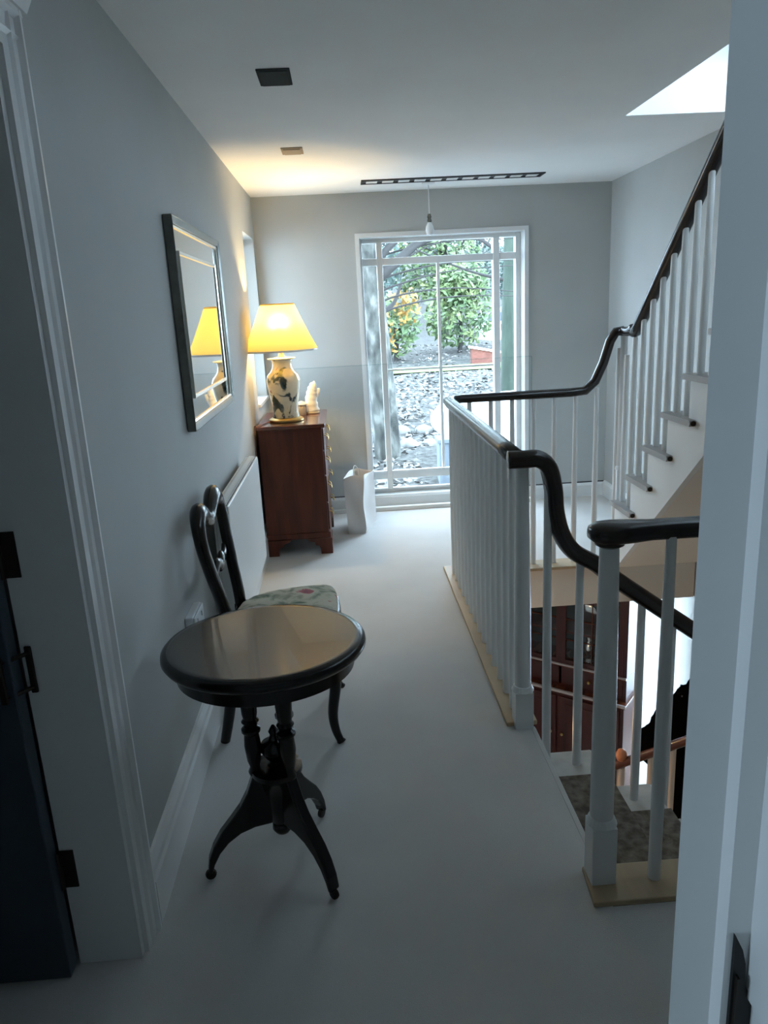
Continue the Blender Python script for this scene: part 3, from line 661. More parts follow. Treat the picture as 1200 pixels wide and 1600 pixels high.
CP = [(0.016, 0.30), (0.019, 0.31), (0.013, 0.325), (0.019, 0.345), (0.023, 0.39), (0.020, 0.425), (0.026, 0.432), (0.026, 0.440), (0.017, 0.447), (0.020, 0.455), (0.024, 0.462), (0.018, 0.470), (0.021, 0.485), (0.024, 0.55), (0.022, 0.578)]
FA = [math.radians(d) for d in (192, 312, 62)]
for a in FA:
    obj('column', lathe(bmesh.new(), CP, (0.058 * math.cos(a), 0.058 * math.sin(a), 0), 16), 'ebony', tb, smooth='auto')
obj('pedestal_block', lathe(bmesh.new(), [(0.02, 0.135), (0.034, 0.15), (0.036, 0.19), (0.04, 0.235), (0.052, 0.285), (0.07, 0.30), (0.07, 0.314), (0.04, 0.32)], (0, 0, 0), 28), 'ebony', tb, smooth='auto')
obj('urn_finial', lathe(bmesh.new(), [(0.03, 0.316), (0.015, 0.328), (0.028, 0.345), (0.04, 0.365), (0.036, 0.385), (0.016, 0.395), (0.01, 0.41), (0.014, 0.42), (0.004, 0.437)], (0, 0, 0), 20), 'ebony', tb, smooth=True)
obj('drop_finial', lathe(bmesh.new(), [(0.006, 0.098), (0.02, 0.105), (0.028, 0.118), (0.026, 0.137)], (0, 0, 0), 18), 'ebony', tb, smooth=True)
for a in FA:
    c, s = math.cos(a), math.sin(a)
    prof = [(0.0, 0.315), (0.062, 0.318), (0.074, 0.285), (0.088, 0.25), (0.110, 0.212), (0.140, 0.176), (0.170, 0.142), (0.193, 0.105), (0.208, 0.068), (0.215, 0.028), (0.203, 0.024), (0.194, 0.05), (0.176, 0.082), (0.150, 0.110), (0.115, 0.132), (0.075, 0.143), (0.03, 0.145), (0.0, 0.15)]
    bm = prism(bmesh.new(), prof, 'y', -0.017, 0.017)
    lg = obj('leg', bm, 'ebony', tb, bevel=0.007, seg=3); lg.rotation_euler = (0, 0, a)
    bm = lathe(bmesh.new(), [(0.004, -0.007), (0.014, -0.006), (0.016, 0), (0.014, 0.006), (0.004, 0.007)], (0, 0, 0), 16)
    ca = obj('castor', bm, 'bronze', lg, smooth='auto'); ca.rotation_euler = (PI / 2, 0, 0); ca.location = (0.208, 0, 0.016)

# --- dining chair against the wall, facing into the landing
ch = thing('dining_chair', 'dark balloon-back chair with a floral needlepoint seat against the left wall', 'chair', (-0.30, 2.62, 0))
# local: +x is forward (into the landing)
sh = [(-0.175, -0.165), (0.17, -0.215), (0.205, -0.20), (0.222, -0.14), (0.228, 0.0), (0.222, 0.14), (0.205, 0.20), (0.17, 0.215), (-0.175, 0.165)]
obj('seat_rail', prism(bmesh.new(), sh, 'z', 0.375, 0.43), 'ebony', ch, bevel=0.008, seg=3)
bm = bmesh.new()
rings = []
for z, s in ((0.425, 0.985), (0.448, 0.985), (0.462, 0.93), (0.472, 0.78), (0.476, 0.5)):
    rings.append([bm.verts.new((0.02 + (x - 0.02) * s, y * s, z)) for x, y in sh])
for a, b in zip(rings, rings[1:]):
    for i in range(len(sh)): bm.faces.new((a[i], a[(i + 1) % len(sh)], b[(i + 1) % len(sh)], b[i]))
bm.faces.new(rings[0][::-1]); bm.faces.new(rings[-1])
o = obj('seat_cushion', bm, 'floral', ch, smooth=True)
sb = o.modifiers.new('sub', 'SUBSURF'); sb.levels = 2; sb.render_levels = 2
for s in (-1, 1):
    p = smooth_path([(0.195, 0.195 * s, 0.40), (0.204, 0.203 * s, 0.33), (0.198, 0.20 * s, 0.22), (0.182, 0.195 * s, 0.11), (0.188, 0.20 * s, 0.045), (0.205, 0.208 * s, 0.0)], 4)
    n = len(p)
    obj('front_leg', sweep(bmesh.new(), p, ell(12, 0.022, 0.022), side=(0, 1, 0), scales=[1.15 - 0.55 * (i / (n - 1)) + (0.25 if i == n - 1 else 0) for i in range(n)]), 'ebony', ch, smooth=True)
    p = smooth_path([(-0.16, 0.145 * s, 0.42), (-0.168, 0.147 * s, 0.3), (-0.19, 0.15 * s, 0.14), (-0.222, 0.152 * s, 0.0)], 4)
    n = len(p)
    obj('rear_leg', sweep(bmesh.new(), p, ell(12, 0.019, 0.022), side=(0, 1, 0), scales=[1.2 - 0.4 * (i / (n - 1)) for i in range(n)]), 'ebony', ch, smooth=True)
    # stile sweeping up into its half of the hooped top rail, curling down to the middle
    p = smooth_path([(-0.16, 0.145 * s, 0.40), (-0.165, 0.146 * s, 0.48), (-0.180, 0.165 * s, 0.58), (-0.196, 0.195 * s, 0.68), (-0.208, 0.215 * s, 0.765), (-0.217, 0.202 * s, 0.835), (-0.222, 0.15 * s, 0.866), (-0.222, 0.085 * s, 0.85), (-0.220, 0.035 * s, 0.822), (-0.218, 0.0, 0.81)], 5)
    n = len(p)
    obj('back_frame', sweep(bmesh.new(), p, ell(12, 0.027, 0.021), side=(0, 1, 0), scales=[1.05 + 0.35 * math.exp(-((i / n - 0.68) / 0.12) ** 2) for i in range(n)]), 'ebony', ch, smooth=True)
p = smooth_path([(-0.205, -0.17, 0.655), (-0.2, -0.10, 0.635), (-0.198, -0.045, 0.655), (-0.198, 0.0, 0.635), (-0.198, 0.045, 0.655), (-0.2, 0.10, 0.635), (-0.205, 0.17, 0.655)], 5)
n = len(p)
obj('mid_rail', sweep(bmesh.new(), p, ell(10, 0.012, 0.019), scales=[1 + 0.45 * math.exp(-((i / n - 0.5) / 0.13) ** 2) for i in range(n)]), 'ebony', ch, smooth=True)

# --- chest of drawers
CXL, CXR, CYN, CYB, CH = -0.57, -0.152, 4.63, 5.34, 0.845
cd = thing('chest_of_drawers', 'red mahogany chest of drawers on bracket feet below the lamp', 'chest of drawers', (0, 0, 0))
obj('carcass', boxes((CXL + 0.01, CXR - 0.012, CYN + 0.012, CYB - 0.012, 0.13, CH - 0.025)), 'mahog', cd, bevel=0.003)
obj('top', boxes((CXL, CXR + 0.012, CYN - 0.005, CYB + 0.005, CH - 0.025, CH)), 'mahogtop', cd, bevel=0.007, seg=3)
obj('plinth', boxes((CXL + 0.004, CXR + 0.002, CYN + 0.002, CYB - 0.002, 0.105, 0.145)), 'mahog', cd, bevel=0.006)
def bracket(flip, xa):
    # profile along X of the near side: ogee bracket foot
    pts = [(0, 0.0), (0.075, 0.0), (0.075, 0.03), (0.085, 0.055), (0.108, 0.062), (0.112, 0.08), (0.14, 0.086), (0.165, 0.105), (0.0, 0.105)]
    return [(xa + (-x if flip else x), z) for x, z in pts]
for yy0, yy1 in ((CYN, CYN + 0.022), (CYB - 0.022, CYB)):
    obj('bracket_foot', prism(bmesh.new(), bracket(True, CXR + 0.006), 'y', yy0, yy1), 'mahog', cd)
    obj('bracket_foot', prism(bmesh.new(), bracket(False, CXL + 0.002), 'y', yy0, yy1), 'mahog', cd)
for fl, ya in ((False, CYN + 0.022), (True, CYB - 0.022)):
    obj('front_bracket', prism(bmesh.new(), bracket(fl, ya), 'x', CXR - 0.018, CXR + 0.006), 'mahog', cd)
for z0, z1 in ((0.155, 0.33), (0.34, 0.505), (0.515, 0.665), (0.675, 0.81)):
    d = obj('drawer', boxes((CXR - 0.012, CXR - 0.002, CYN + 0.03, CYB - 0.03, z0, z1)), 'mahog', cd, bevel=0.003)
    for y in (CYN + 0.16, CYB - 0.16):
        zc = (z0 + z1) / 2 + 0.01
        hb = obj('handle', sweep(bmesh.new(), smooth_path([(CXR - 0.002, y - 0.04, zc), (CXR + 0.016, y - 0.04, zc - 0.005), (CXR + 0.022, y - 0.028, zc - 0.028), (CXR + 0.022, y + 0.028, zc - 0.028), (CXR + 0.016, y + 0.04, zc - 0.005), (CXR - 0.002, y + 0.04, zc)], 4), ell(8, 0.0035, 0.0035)), 'brass', d, smooth=True)
    obj('escutcheon', boxes((CXR - 0.002, CXR + 0.001, (CYN + CYB) / 2 - 0.012, (CYN + CYB) / 2 + 0.012, (z0 + z1) / 2 - 0.02, (z0 + z1) / 2 + 0.02)), 'brass', d)

# --- table lamp
LX, LY = -0.392, 4.86
lp = thing('table_lamp', 'glowing yellow pleated-shade lamp on a painted porcelain vase, on the chest', 'lamp', (LX, LY, CH))
obj('wooden_base', lathe(bmesh.new(), [(0.10, 0.0), (0.112, 0.004), (0.112, 0.014), (0.098, 0.022), (0.09, 0.026)], (0, 0, 0), 36), 'brass', lp, smooth='auto')
obj('vase', lathe(bmesh.new(), [(0.085, 0.024), (0.088, 0.03), (0.080, 0.058), (0.082, 0.095), (0.095, 0.17), (0.107, 0.235), (0.109, 0.266), (0.100, 0.294), (0.078, 0.317), (0.066, 0.336), (0.061, 0.362), (0.063, 0.38), (0.068, 0.391)], (0, 0, 0), 36), 'vase', lp, smooth=True)
obj('cap', lathe(bmesh.new(), [(0.070, 0.389), (0.091, 0.394), (0.091, 0.399), (0.03, 0.406)], (0, 0, 0), 36), 'ceramic', lp, smooth='auto')
obj('neck', lathe(bmesh.new(), [(0.022, 0.405), (0.020, 0.415), (0.016, 0.43), (0.014, 0.52)], (0, 0, 0), 20), 'ceramic', lp, smooth='auto')
bm = lathe(bmesh.new(), [(0.233, 0.447), (0.19, 0.53), (0.145, 0.63), (0.105, 0.725)], (0, 0, 0), 144, cap=False, ripple=1, amp=0.014)
obj('shade', bm, 'shade', lp, smooth=True)
obj('shade_trim', lathe(bmesh.new(), [(0.235, 0.441), (0.2365, 0.447), (0.234, 0.453), (0.2325, 0.447), (0.235, 0.441)], (0, 0, 0), 72, cap=False), 'ceramic', lp, smooth=True)
obj('shade_trim', lathe(bmesh.new(), [(0.1055, 0.721), (0.1065, 0.726), (0.105, 0.731), (0.1035, 0.726), (0.1055, 0.721)], (0, 0, 0), 72, cap=False), 'shade', lp, smooth=True)
obj('bulb', lathe(bmesh.new(), [(0.012, 0.52), (0.02, 0.54), (0.03, 0.57), (0.026, 0.6), (0.008, 0.615)], (0, 0, 0), 16), 'warmbulb', lp, smooth=True)
bm = sweep(bmesh.new(), smooth_path([(-0.09, -0.03, 0.006), (-0.125, -0.09, 0.004), (-0.15, -0.17, 0.005), (-0.168, -0.238, 0.005), (-0.184, -0.25, -0.03), (-0.1845, -0.25, -0.4)], 6), ell(8, 0.003, 0.003))
obj('power_cord', bm, 'cord', lp, smooth=True)
bl = bpy.data.lights.new('table_lamp_light', 'POINT'); bl.energy = LAMP_W; bl.color = (1.0, 0.72, 0.34); bl.shadow_soft_size = 0.035
bo = bpy.data.objects.new('table_lamp_light', bl); link(bo); bo.location = (LX, LY, CH + 0.60)

# --- things on the chest
fg = thing('figurine', 'small cream plaster figure on the chest behind the lamp', 'figurine', (-0.235, 5.17, CH))
bm = bmesh.new()
sweep(bm, smooth_path([(0, 0, 0.012), (-0.005, 0, 0.07), (0.0, 0, 0.12), (0.008, 0, 0.16), (0.02, 0, 0.19), (0.036, 0, 0.198)], 4), ell(14, 0.05, 0.04), side=(1, 0, 0), scales=[1.0 - 0.62 * (i / 20) + 0.07 * math.sin(i * 2.1) for i in range(21)])
obj('body', bm, 'plaster', fg, smooth=True)
obj('wing', sweep(bmesh.new(), smooth_path([(0.02, 0, 0.10), (0.045, 0, 0.15), (0.06, 0, 0.165)], 4), ell(10, 0.008, 0.018), scales=[1, 1.1, 1.2, 1.1, 1, 0.9, 0.7, 0.5, 0.3]), 'ceramic', fg, smooth=True)
obj('foot', lathe(bmesh.new(), [(0.05, 0), (0.052, 0.006), (0.046, 0.014)], (0, 0, 0), 20), 'tan', fg, smooth='auto')
jr = thing('lidded_jar', 'small tan lidded jar on the chest between the lamp and the figurine', 'jar', (-0.305, 5.12, CH))
obj('pot', lathe(bmesh.new(), [(0.03, 0), (0.033, 0.01), (0.033, 0.06), (0.03, 0.066)], (0, 0, 0), 20), 'tan', jr, smooth='auto')
obj('lid', lathe(bmesh.new(), [(0.036, 0.066), (0.037, 0.072), (0.028, 0.084), (0.006, 0.092)], (0, 0, 0), 20), 'plaster', jr, smooth='auto')

# --- paper bag
bg = thing('paper_bag', 'tall white paper bag standing on the carpet beside the chest', 'bag', (0.02, 5.03, 0))
bm = bmesh.new()
# corners at floor, going round: near-left, near-right, far-right, far-left
B = [(-0.06, 0.0), (0.06, 0.0), (0.15, 0.33), (0.03, 0.33)]
T = [(-0.075, -0.005), (0.062, 0.012), (0.148, 0.325), (0.01, 0.335)]
NZ, NS = 14, 6; rings = []
for k in range(NZ + 1):
    t = k / NZ; ring = []
    for e in range(4):
        for j in range(NS):
            s = j / NS
            b0, b1 = B[e], B[(e + 1) % 4]; t0, t1 = T[e], T[(e + 1) % 4]
            x = (b0[0] + (b1[0] - b0[0]) * s) * (1 - t) + (t0[0] + (t1[0] - t0[0]) * s) * t
            y = (b0[1] + (b1[1] - b0[1]) * s) * (1 - t) + (t0[1] + (t1[1] - t0[1]) * s) * t
            w = math.sin(PI * s) * math.sin(PI * min(1, t * 1.0)) * (-0.028 if e in (1, 3) else -0.006) * (1 if e in (0, 1) else -1)
            nx, ny = (1, 0) if e in (1, 3) else (0, -1)
            wob = 0.006 * math.sin(7 * t + 5 * s + e) * (t > 0)
            x += nx * (w + wob); y += ny * (w + wob)
            z = 0.40 * t + (0.018 * math.sin(3 * s + e * 2) if k == NZ else 0)
            ring.append(bm.verts.new((x, y, z)))
    rings.append(ring)
n = len(rings[0])
for a, b in zip(rings, rings[1:]):
    for i in range(n): bm.faces.new((a[i], a[(i + 1) % n], b[(i + 1) % n], b[i]))
bm.faces.new(rings[0][::-1])
o = obj('body', bm, 'paper', bg, smooth='auto'); sm = o.modifiers.new('solid', 'SOLIDIFY'); sm.thickness = 0.0015
obj('handle', sweep(bmesh.new(), smooth_path([(0.005, 0.12, 0.36), (0.0, 0.13, 0.43), (0.01, 0.19, 0.45), (0.03, 0.24, 0.42), (0.035, 0.25, 0.36)], 4), ell(6, 0.003, 0.003)), 'paper', bg, smooth=True)

# --- wall mirror
MY0, MY1, MZ0, MZ1 = 2.73, 3.745, 1.11, 1.853
mr = thing('wall_mirror', 'wide rectangular mirror in a pewter frame hanging on the left wall', 'mirror', (XL + 0.002, 0, 0))
mr.rotation_euler = (0, 0, 0)
def frame_ring(bm, y0, y1, z0, z1, w, x0, x1, lift=0.0):
    o_ = [(y0, z0), (y1, z0), (y1, z1), (y0, z1)]; i_ = [(y0 + w, z0 + w), (y1 - w, z0 + w), (y1 - w, z1 - w), (y0 + w, z1 - w)]
    vo0 = [bm.verts.new((x0, *p)) for p in o_]; vo1 = [bm.verts.new((x1, *p)) for p in o_]
    vi1 = [bm.verts.new((x1 + lift, *p)) for p in i_]; vi0 = [bm.verts.new((x0, *p)) for p in i_]
    for k in range(4):
        l = (k + 1) % 4
        for A, Bq in ((vo0, vo1), (vo1, vi1), (vi1, vi0), (vi0, vo0)): bm.faces.new((A[k], A[l], Bq[l], Bq[k]))
    return bm
obj('backing', boxes((0, 0.012, MY0 + 0.01, MY1 - 0.01, MZ0 + 0.01, MZ1 - 0.01)), 'black', mr)
obj('outer_frame', frame_ring(bmesh.new(), MY0, MY1, MZ0, MZ1, 0.028, 0, 0.034, -0.008), 'pewter', mr, bevel=0.004)
obj('outer_bead', frame_ring(bmesh.new(), MY0 + 0.028, MY1 - 0.028, MZ0 + 0.028, MZ1 - 0.028, 0.012, 0.012, 0.026, -0.006), 'champagne', mr, bevel=0.003)
obj('border_mirror', frame_ring(bmesh.new(), MY0 + 0.040, MY1 - 0.040, MZ0 + 0.040, MZ1 - 0.040, 0.069, 0.012, 0.016), 'mirror', mr)
obj('inner_bead', frame_ring(bmesh.new(), MY0 + 0.109, MY1 - 0.109, MZ0 + 0.109, MZ1 - 0.109, 0.016, 0.012, 0.024, -0.004), 'champagne', mr, bevel=0.003)
obj('mirror_glass', boxes((0.012, 0.016, MY0 + 0.125, MY1 - 0.125, MZ0 + 0.125, MZ1 - 0.125)), 'mirror', mr)

# --- radiator
RY0, RY1, RZ0, RZ1 = 2.865, 3.93, 0.235, 0.795
ra = thing('radiator', 'long white panel radiator on the left wall between chair and chest', 'radiator', (0, 0, 0))
XA, XB = -0.552, -0.486
obj('front_panel', boxes((XB - 0.012, XB, RY0, RY1, RZ0, RZ1 - 0.004)), 'radiator', ra, bevel=0.006, seg=3)
obj('rear_panel', boxes((XA, XA + 0.012, RY0, RY1, RZ0, RZ1 - 0.004)), 'radiator', ra, bevel=0.006)
for y0, y1 in ((RY0, RY0 + 0.006), (RY1 - 0.006, RY1)):
    obj('side_panel', boxes((XA + 0.012, XB - 0.012, y0, y1, RZ0 + 0.01, RZ1)), 'radiator', ra)
obj('centre_strip', boxes((XA + 0.022, XB - 0.022, RY0 + 0.006, RY1 - 0.006, RZ1 - 0.004, RZ1)), 'radiator', ra)
bm = bmesh.new(); y = RY0 + 0.012
while y < RY1 - 0.02:
    box(bm, XA + 0.012, XA + 0.022, y, y + 0.009, RZ1 - 0.004, RZ1); box(bm, XB - 0.022, XB - 0.012, y, y + 0.009, RZ1 - 0.004, RZ1); y += 0.014
o = obj('grille_bars', bm, 'radiator', ra); o['kind'] = 'stuff'
obj('convector_fins', boxes((XA + 0.014, XB - 0.014, RY0 + 0.01, RY1 - 0.01, RZ0 + 0.03, RZ1 - 0.03)), 'greyvent', ra)
for y in (RY0 + 0.2, RY1 - 0.2): obj('wall_bracket', boxes((XL + 0.001, XA, y - 0.015, y + 0.015, 0.3, 0.72)), 'radiator', ra)

# --- socket box
so = thing('wall_socket', 'white plastic surface socket box low on the left wall behind the table', 'socket', (XL, 2.42, 0.50))
obj('back_box', boxes((0, 0.028, -0.075, 0.075, -0.045, 0.045)), 'plastic', so, bevel=0.004)
obj('face_plate', boxes((0.028, 0.035, -0.073, 0.073, -0.043, 0.043)), 'plastic', so, bevel=0.003)
for y in (-0.035, 0.035): obj('switch', boxes((0.035, 0.040, y - 0.008, y + 0.008, 0.012, 0.030)), 'plastic', so)

# --- ceiling fittings
c1 = thing('ceiling_panel', 'dark grey square ceiling speaker panel nearer the camera', 'ceiling panel', (-0.18, 2.96, H))
obj('frame', boxes((-0.058, 0.058, -0.092, 0.092, -0.006, 0)), 'greyvent', c1, bevel=0.002)
obj('grille', boxes((-0.048, 0.048, -0.082, 0.082, -0.009, -0.006)), 'greyvent', c1)
c2 = thing('ceiling_plate', 'small tan ceiling plate in the lamp glow', 'ceiling panel', (-0.195, 4.20, H))
obj('frame', boxes((-0.055, 0.055, -0.075, 0.075, -0.006, 0)), 'tan', c2, bevel=0.002)
obj('cover', boxes((-0.042, 0.042, -0.06, 0.06, -0.010, -0.006)), 'tan', c2)
sl = thing('slot_diffuser', 'long narrow slotted air diffuser in the ceiling before the window', 'air vent', (0.785, 5.26, H))
obj('frame', boxes((-0.60, 0.60, -0.075, -0.045, -0.007, 0), (-0.60, 0.60, 0.045, 0.075, -0.007, 0), (-0.60, -0.585, -0.045, 0.045, -0.007, 0), (0.585, 0.60, -0.045, 0.045, -0.007, 0)), 'slot', sl)
obj('backing', boxes((-0.585, 0.585, -0.045, 0.045, -0.002, 0)), 'slot', sl)
for i in range(11):
    x = -0.53 + i * 0.106
    obj('baffle', boxes((x - 0.036, x + 0.036, -0.03, 0.04, -0.006, -0.002)), 'whitematt', sl)
pb = thing('pendant_bulb', 'bare white bulb hanging on a thin flex above the window', 'pendant light', (0.645, 5.42, H))
obj('ceiling_rose', lathe(bmesh.new(), [(0.035, -0.012), (0.045, -0.004), (0.045, 0)], (0, 0, 0), 20), 'plastic', pb, smooth='auto')
obj('flex', lathe(bmesh.new(), [(0.003, -0.2), (0.003, -0.012)], (0, 0, 0), 8), 'plastic', pb)
obj('lamp_holder', lathe(bmesh.new(), [(0.013, -0.25), (0.016, -0.24), (0.012, -0.225), (0.015, -0.215), (0.010, -0.195)], (0, 0, 0), 14), 'pewter', pb, smooth='auto')
obj('bulb', lathe(bmesh.new(), [(0.004, -0.335), (0.022, -0.325), (0.030, -0.30), (0.026, -0.275), (0.014, -0.25)], (0, 0, 0), 16), 'bulbglass', pb, smooth=True)

# ================================================================== GARDEN
def gz(y):
    P = [(5.95, -0.5), (8.0, -0.46), (10.6, -0.18), (11.0, -0.1), (16, 0.14), (18, 0.12), (20.5, 0.46), (26, 0.5), (34, 2.6), (40, 4.5)]
    for (a, za), (b, zb) in zip(P, P[1:]):
        if y <= b: return za + (zb - za) * (y - a) / (b - a)
    return 4.5
bm = bmesh.new(); NXg, NYg = 46, 60; grid = []
for j in range(NYg + 1):
    y = 6.5 + 33 * (j / NYg) ** 1.6
    row = []
    for i in range(NXg + 1):
        x = -9 + 24 * i / NXg
        row.append(bm.verts.new((x, y, gz(y) + (0.05 * math.sin(1.3 * x + 0.7 * y) + random.uniform(-0.03, 0.03)) * (1 if y > 6.6 else 0))))
    grid.append(row)
for j in range(NYg):
    for i in range(NXg): bm.faces.new((grid[j][i], grid[j][i + 1], grid[j + 1][i + 1], grid[j + 1][i]))
struct('ground', bm, 'ground', label='sloping leaf-strewn garden outside the window', smooth=True)
struct('ground_low', boxes((3.4, 14, -6, 6.45, -2.75, -2.65), (-14, -2.7, -8, 6.45, -2.75, -2.65)), 'ground')
bm = bmesh.new(); gl = []
for j in range(4):
    y = 16.1 + j * 0.6
    gl.append([bm.verts.new((-9 + 24 * i / 40, y, gz(y) + 0.06)) for i in range(41)])
for j in range(3):
    for i in range(40): bm.faces.new((gl[j][i], gl[j][i + 1], gl[j + 1][i + 1], gl[j + 1][i]))
o = obj('lawn', bm, 'lawn'); o['kind'] = 'stuff'; tag(o, 'bright lime strip of lawn across the garden', 'lawn')

def leaves(n, blobs, size, rnd):
    vs, fs = [], []
    for i in range(n):
        c, r = rnd.choice(blobs)
        while True:
            p = Vector((rnd.uniform(-1, 1), rnd.uniform(-1, 1), rnd.uniform(-1, 1)))
            if 0.15 < p.length < 1: break
        q = Vector((c[0] + p.x * r[0], c[1] + p.y * r[1], c[2] + p.z * r[2]))
        a = Vector((rnd.gauss(0, 1), rnd.gauss(0, 1), rnd.gauss(0, 1))).normalized(); b = a.orthogonal().normalized()
        s = size * rnd.uniform(0.6, 1.4); k = len(vs)
        vs += [q - a * s, q + b * s * 0.5, q + a * s, q - b * s * 0.5]; fs.append((k, k + 1, k + 2, k + 3))
    me = bpy.data.meshes.new('foliage'); me.from_pydata([tuple(v) for v in vs], [], fs); return me
def foliage(parent, n, blobs, size, m, seed):
    me = leaves(n, blobs, size, random.Random(seed)); me.materials.append(M[m])
    o = bpy.data.objects.new('foliage', me); link(o, parent); o['kind'] = 'stuff'; return o
def branch(parent, pts, r0, r1, m='branch', name='branch'):
    p = smooth_path(pts, 4); n = len(p)
    return obj(name, sweep(bmesh.new(), p, ell(9, 1, 1), scales=[r0 + (r1 - r0) * i / (n - 1) for i in range(n)]), m, parent, smooth=True)

t = thing('bark_tree', 'pale-barked tree trunk close outside the left panes of the window', 'tree', (0.46, 9.3, gz(9.3)))
branch(t, [(0.03, 0, -0.1), (0.0, 0, 0.8), (-0.06, 0, 1.8), (-0.10, 0, 2.6), (-0.16, 0, 3.6), (-0.2, 0, 4.6)], 0.175, 0.12, 'bark', 'trunk')
branch(t, [(-0.07, 0, 2.15), (0.25, 0.1, 2.38), (0.6, 0.3, 2.62), (1.2, 0.5, 2.72), (1.9, 0.8, 2.75)], 0.075, 0.018)
branch(t, [(-0.07, 0, 2.3), (0.25, 0.1, 2.62), (0.65, 0.3, 2.78), (1.1, 0.5, 3.1)], 0.05, 0.015)
branch(t, [(-0.12, 0, 2.7), (0.4, 0.1, 2.95), (1.2, 0.3, 3.05), (2.1, 0.5, 2.85)], 0.035, 0.01)
branch(t, [(-0.05, 0, 1.75), (0.2, 0.3, 1.9), (0.32, 0.5, 2.15)], 0.04, 0.015)
foliage(t, 500, [((0.9, 0.5, 3.2), (1.6, 0.8, 0.5))], 0.05, 'leafgreen', 3)
rb_ = random.Random(77)
for q in range(12):
    z0 = 1.75 + 0.13 * q; L = rb_.uniform(0.9, 2.0); dz = rb_.uniform(-0.15, 0.3); y_ = rb_.uniform(0.2, 0.9)
    branch(t, [(-0.08, 0, z0), (0.3, y_ * 0.4, z0 + 0.12), (0.3 + L * 0.4, y_ * 0.7, z0 + 0.2 + dz * 0.3), (0.3 + L, y_, z0 + 0.15 + dz)], 0.016, 0.004)
t = thing('mossy_tree', 'greenish mossy trunk beyond the right-hand panes of the window', 'tree', (2.62, 12.0, gz(12)))
branch(t, [(0, 0, -0.1), (0.0, 0, 1.2), (0.03, 0, 2.6), (-0.05, 0, 4.6)], 0.13, 0.07, 'barkgreen', 'trunk')
branch(t, [(0.02, 0, 2.2), (-0.5, 0.2, 2.6), (-1.3, 0.4, 2.75)], 0.04, 0.012)
branch(t, [(0.02, 0, 1.9), (-0.6, 0.2, 2.1), (-1.5, 0.3, 2.5)], 0.03, 0.008)
foliage(t, 350, [((-0.5, 0.3, 3.3), (1.2, 0.6, 0.5))], 0.05, 'leafdark', 5)

def bush(name, label, x, y, blobs, n, size, m, seed, h=1.0, gold=None):
    t = thing(name, label, 'bush' if 'bush' in name else 'tree', (x, y, gz(y)))
    branch(t, [(0, 0, -0.1), (0.05, 0, h * 0.5), (0.0, 0.1, h)], 0.07, 0.03, 'branch', 'stem')
    foliage(t, n, blobs, size, m, seed)
    if gold: 
        f = foliage(t, gold[1], gold[0], size * 0.9, 'leafgold', seed + 50)
    return t
bush('golden_bush', 'autumn bush with golden leaves behind the pale trunk', 1.3, 19, [((0, 0, 0.9), (0.72, 0.5, 0.8))], 700, 0.09, 'leafgreen', 11, 1.0, ([((-0.35, -0.4, 0.75), (0.45, 0.3, 0.75)), ((0.25, -0.4, 1.3), (0.35, 0.3, 0.5))], 260))
bush('green_bush', 'bright green rounded bush in the middle of the window', 3.05, 19.9, [((0, 0, 0.95), (0.95, 0.7, 0.9)), ((0.1, 0, 1.7), (0.7, 0.6, 0.55))], 2400, 0.085, 'leafgreen', 12, 1.2)
bush('dark_bush', 'dark bluish bush low at the right of the window view', 6.9, 22.5, [((0, 0, 0.9), (1.2, 0.7, 1.0))], 800, 0.10, 'leafdark', 13, 1.0)
tall = [('evergreen_tree', 'dark evergreen behind the golden bush', 0.6, 22.8, [((0, 0, 2.4), (1.3, 0.7, 1.7)), ((0.2, 0, 4.6), (1.1, 0.7, 1.3))], 3000, 'leafdark', 21),
        ('leafy_tree', 'tall green tree behind the middle bush', 3.3, 24.5, [((-0.2, 0, 2.4), (1.5, 0.8, 1.4)), ((-0.4, 0, 4.6), (1.5, 0.8, 1.3))], 3400, 'leafgreen', 22),
        ('thin_tree', 'thin bluish tree in front of the white sky gap', 6.3, 27, [((0, 0, 1.6), (1.5, 0.8, 0.9)), ((-0.2, 0, 5.3), (1.7, 0.8, 1.3))], 2600, 'leafdark', 23),
        ('left_garden_tree', 'green tree showing beside the pale trunk in the window edge', -1.6, 21, [((0, 0, 2.2), (1.0, 0.7, 2.0)), ((0.3, 0, 4.8), (0.9, 0.7, 1.4))], 2000, 'leafgreen', 24),
        ('woodland_tree', 'bluish tree at the back of the garden behind the evergreen', 1.4, 30, [((0, 0, 2.4), (2.2, 0.8, 2.2)), ((0.3, 0, 6.0), (2.2, 0.8, 2.0))], 4200, 'leafdark', 25),
        ('distant_tree', 'grey-green tree filling the back between the leafy and thin trees', 5.6, 31.5, [((-0.6, 0, 1.4), (2.0, 0.8, 1.1)), ((-0.4, 0, 5.4), (2.3, 0.8, 1.9))], 4200, 'leafdark', 26)]
for nm, lb_, x, y, bl_, n, m, sd in tall:
    t = thing(nm, lb_, 'tree', (x, y, gz(y)))
    branch(t, [(0, 0, -0.1), (0.08, 0, 2.2), (0, 0.1, 5.2)], 0.13, 0.04, 'branch', 'trunk')
    branch(t, [(0.06, 0, 2.0), (0.7, 0, 3.0), (1.6, 0, 3.6)], 0.05, 0.015)
    branch(t, [(0.04, 0, 2.6), (-0.7, 0, 3.6), (-1.5, 0, 4.3)], 0.05, 0.015)
    for q in range(9):
        z0 = 1.6 + 0.42 * q; sx_ = (1 if q % 2 else -1) * (0.9 + 0.12 * ((q * 5) % 4))
        branch(t, [(0.03, -0.2, z0), (sx_ * 0.5, -0.5, z0 + 0.35), (sx_ * 1.3, -0.7, z0 + 0.4 + 0.1 * (q % 3))], 0.03, 0.008)
    foliage(t, n, bl_, 0.10, m, sd)

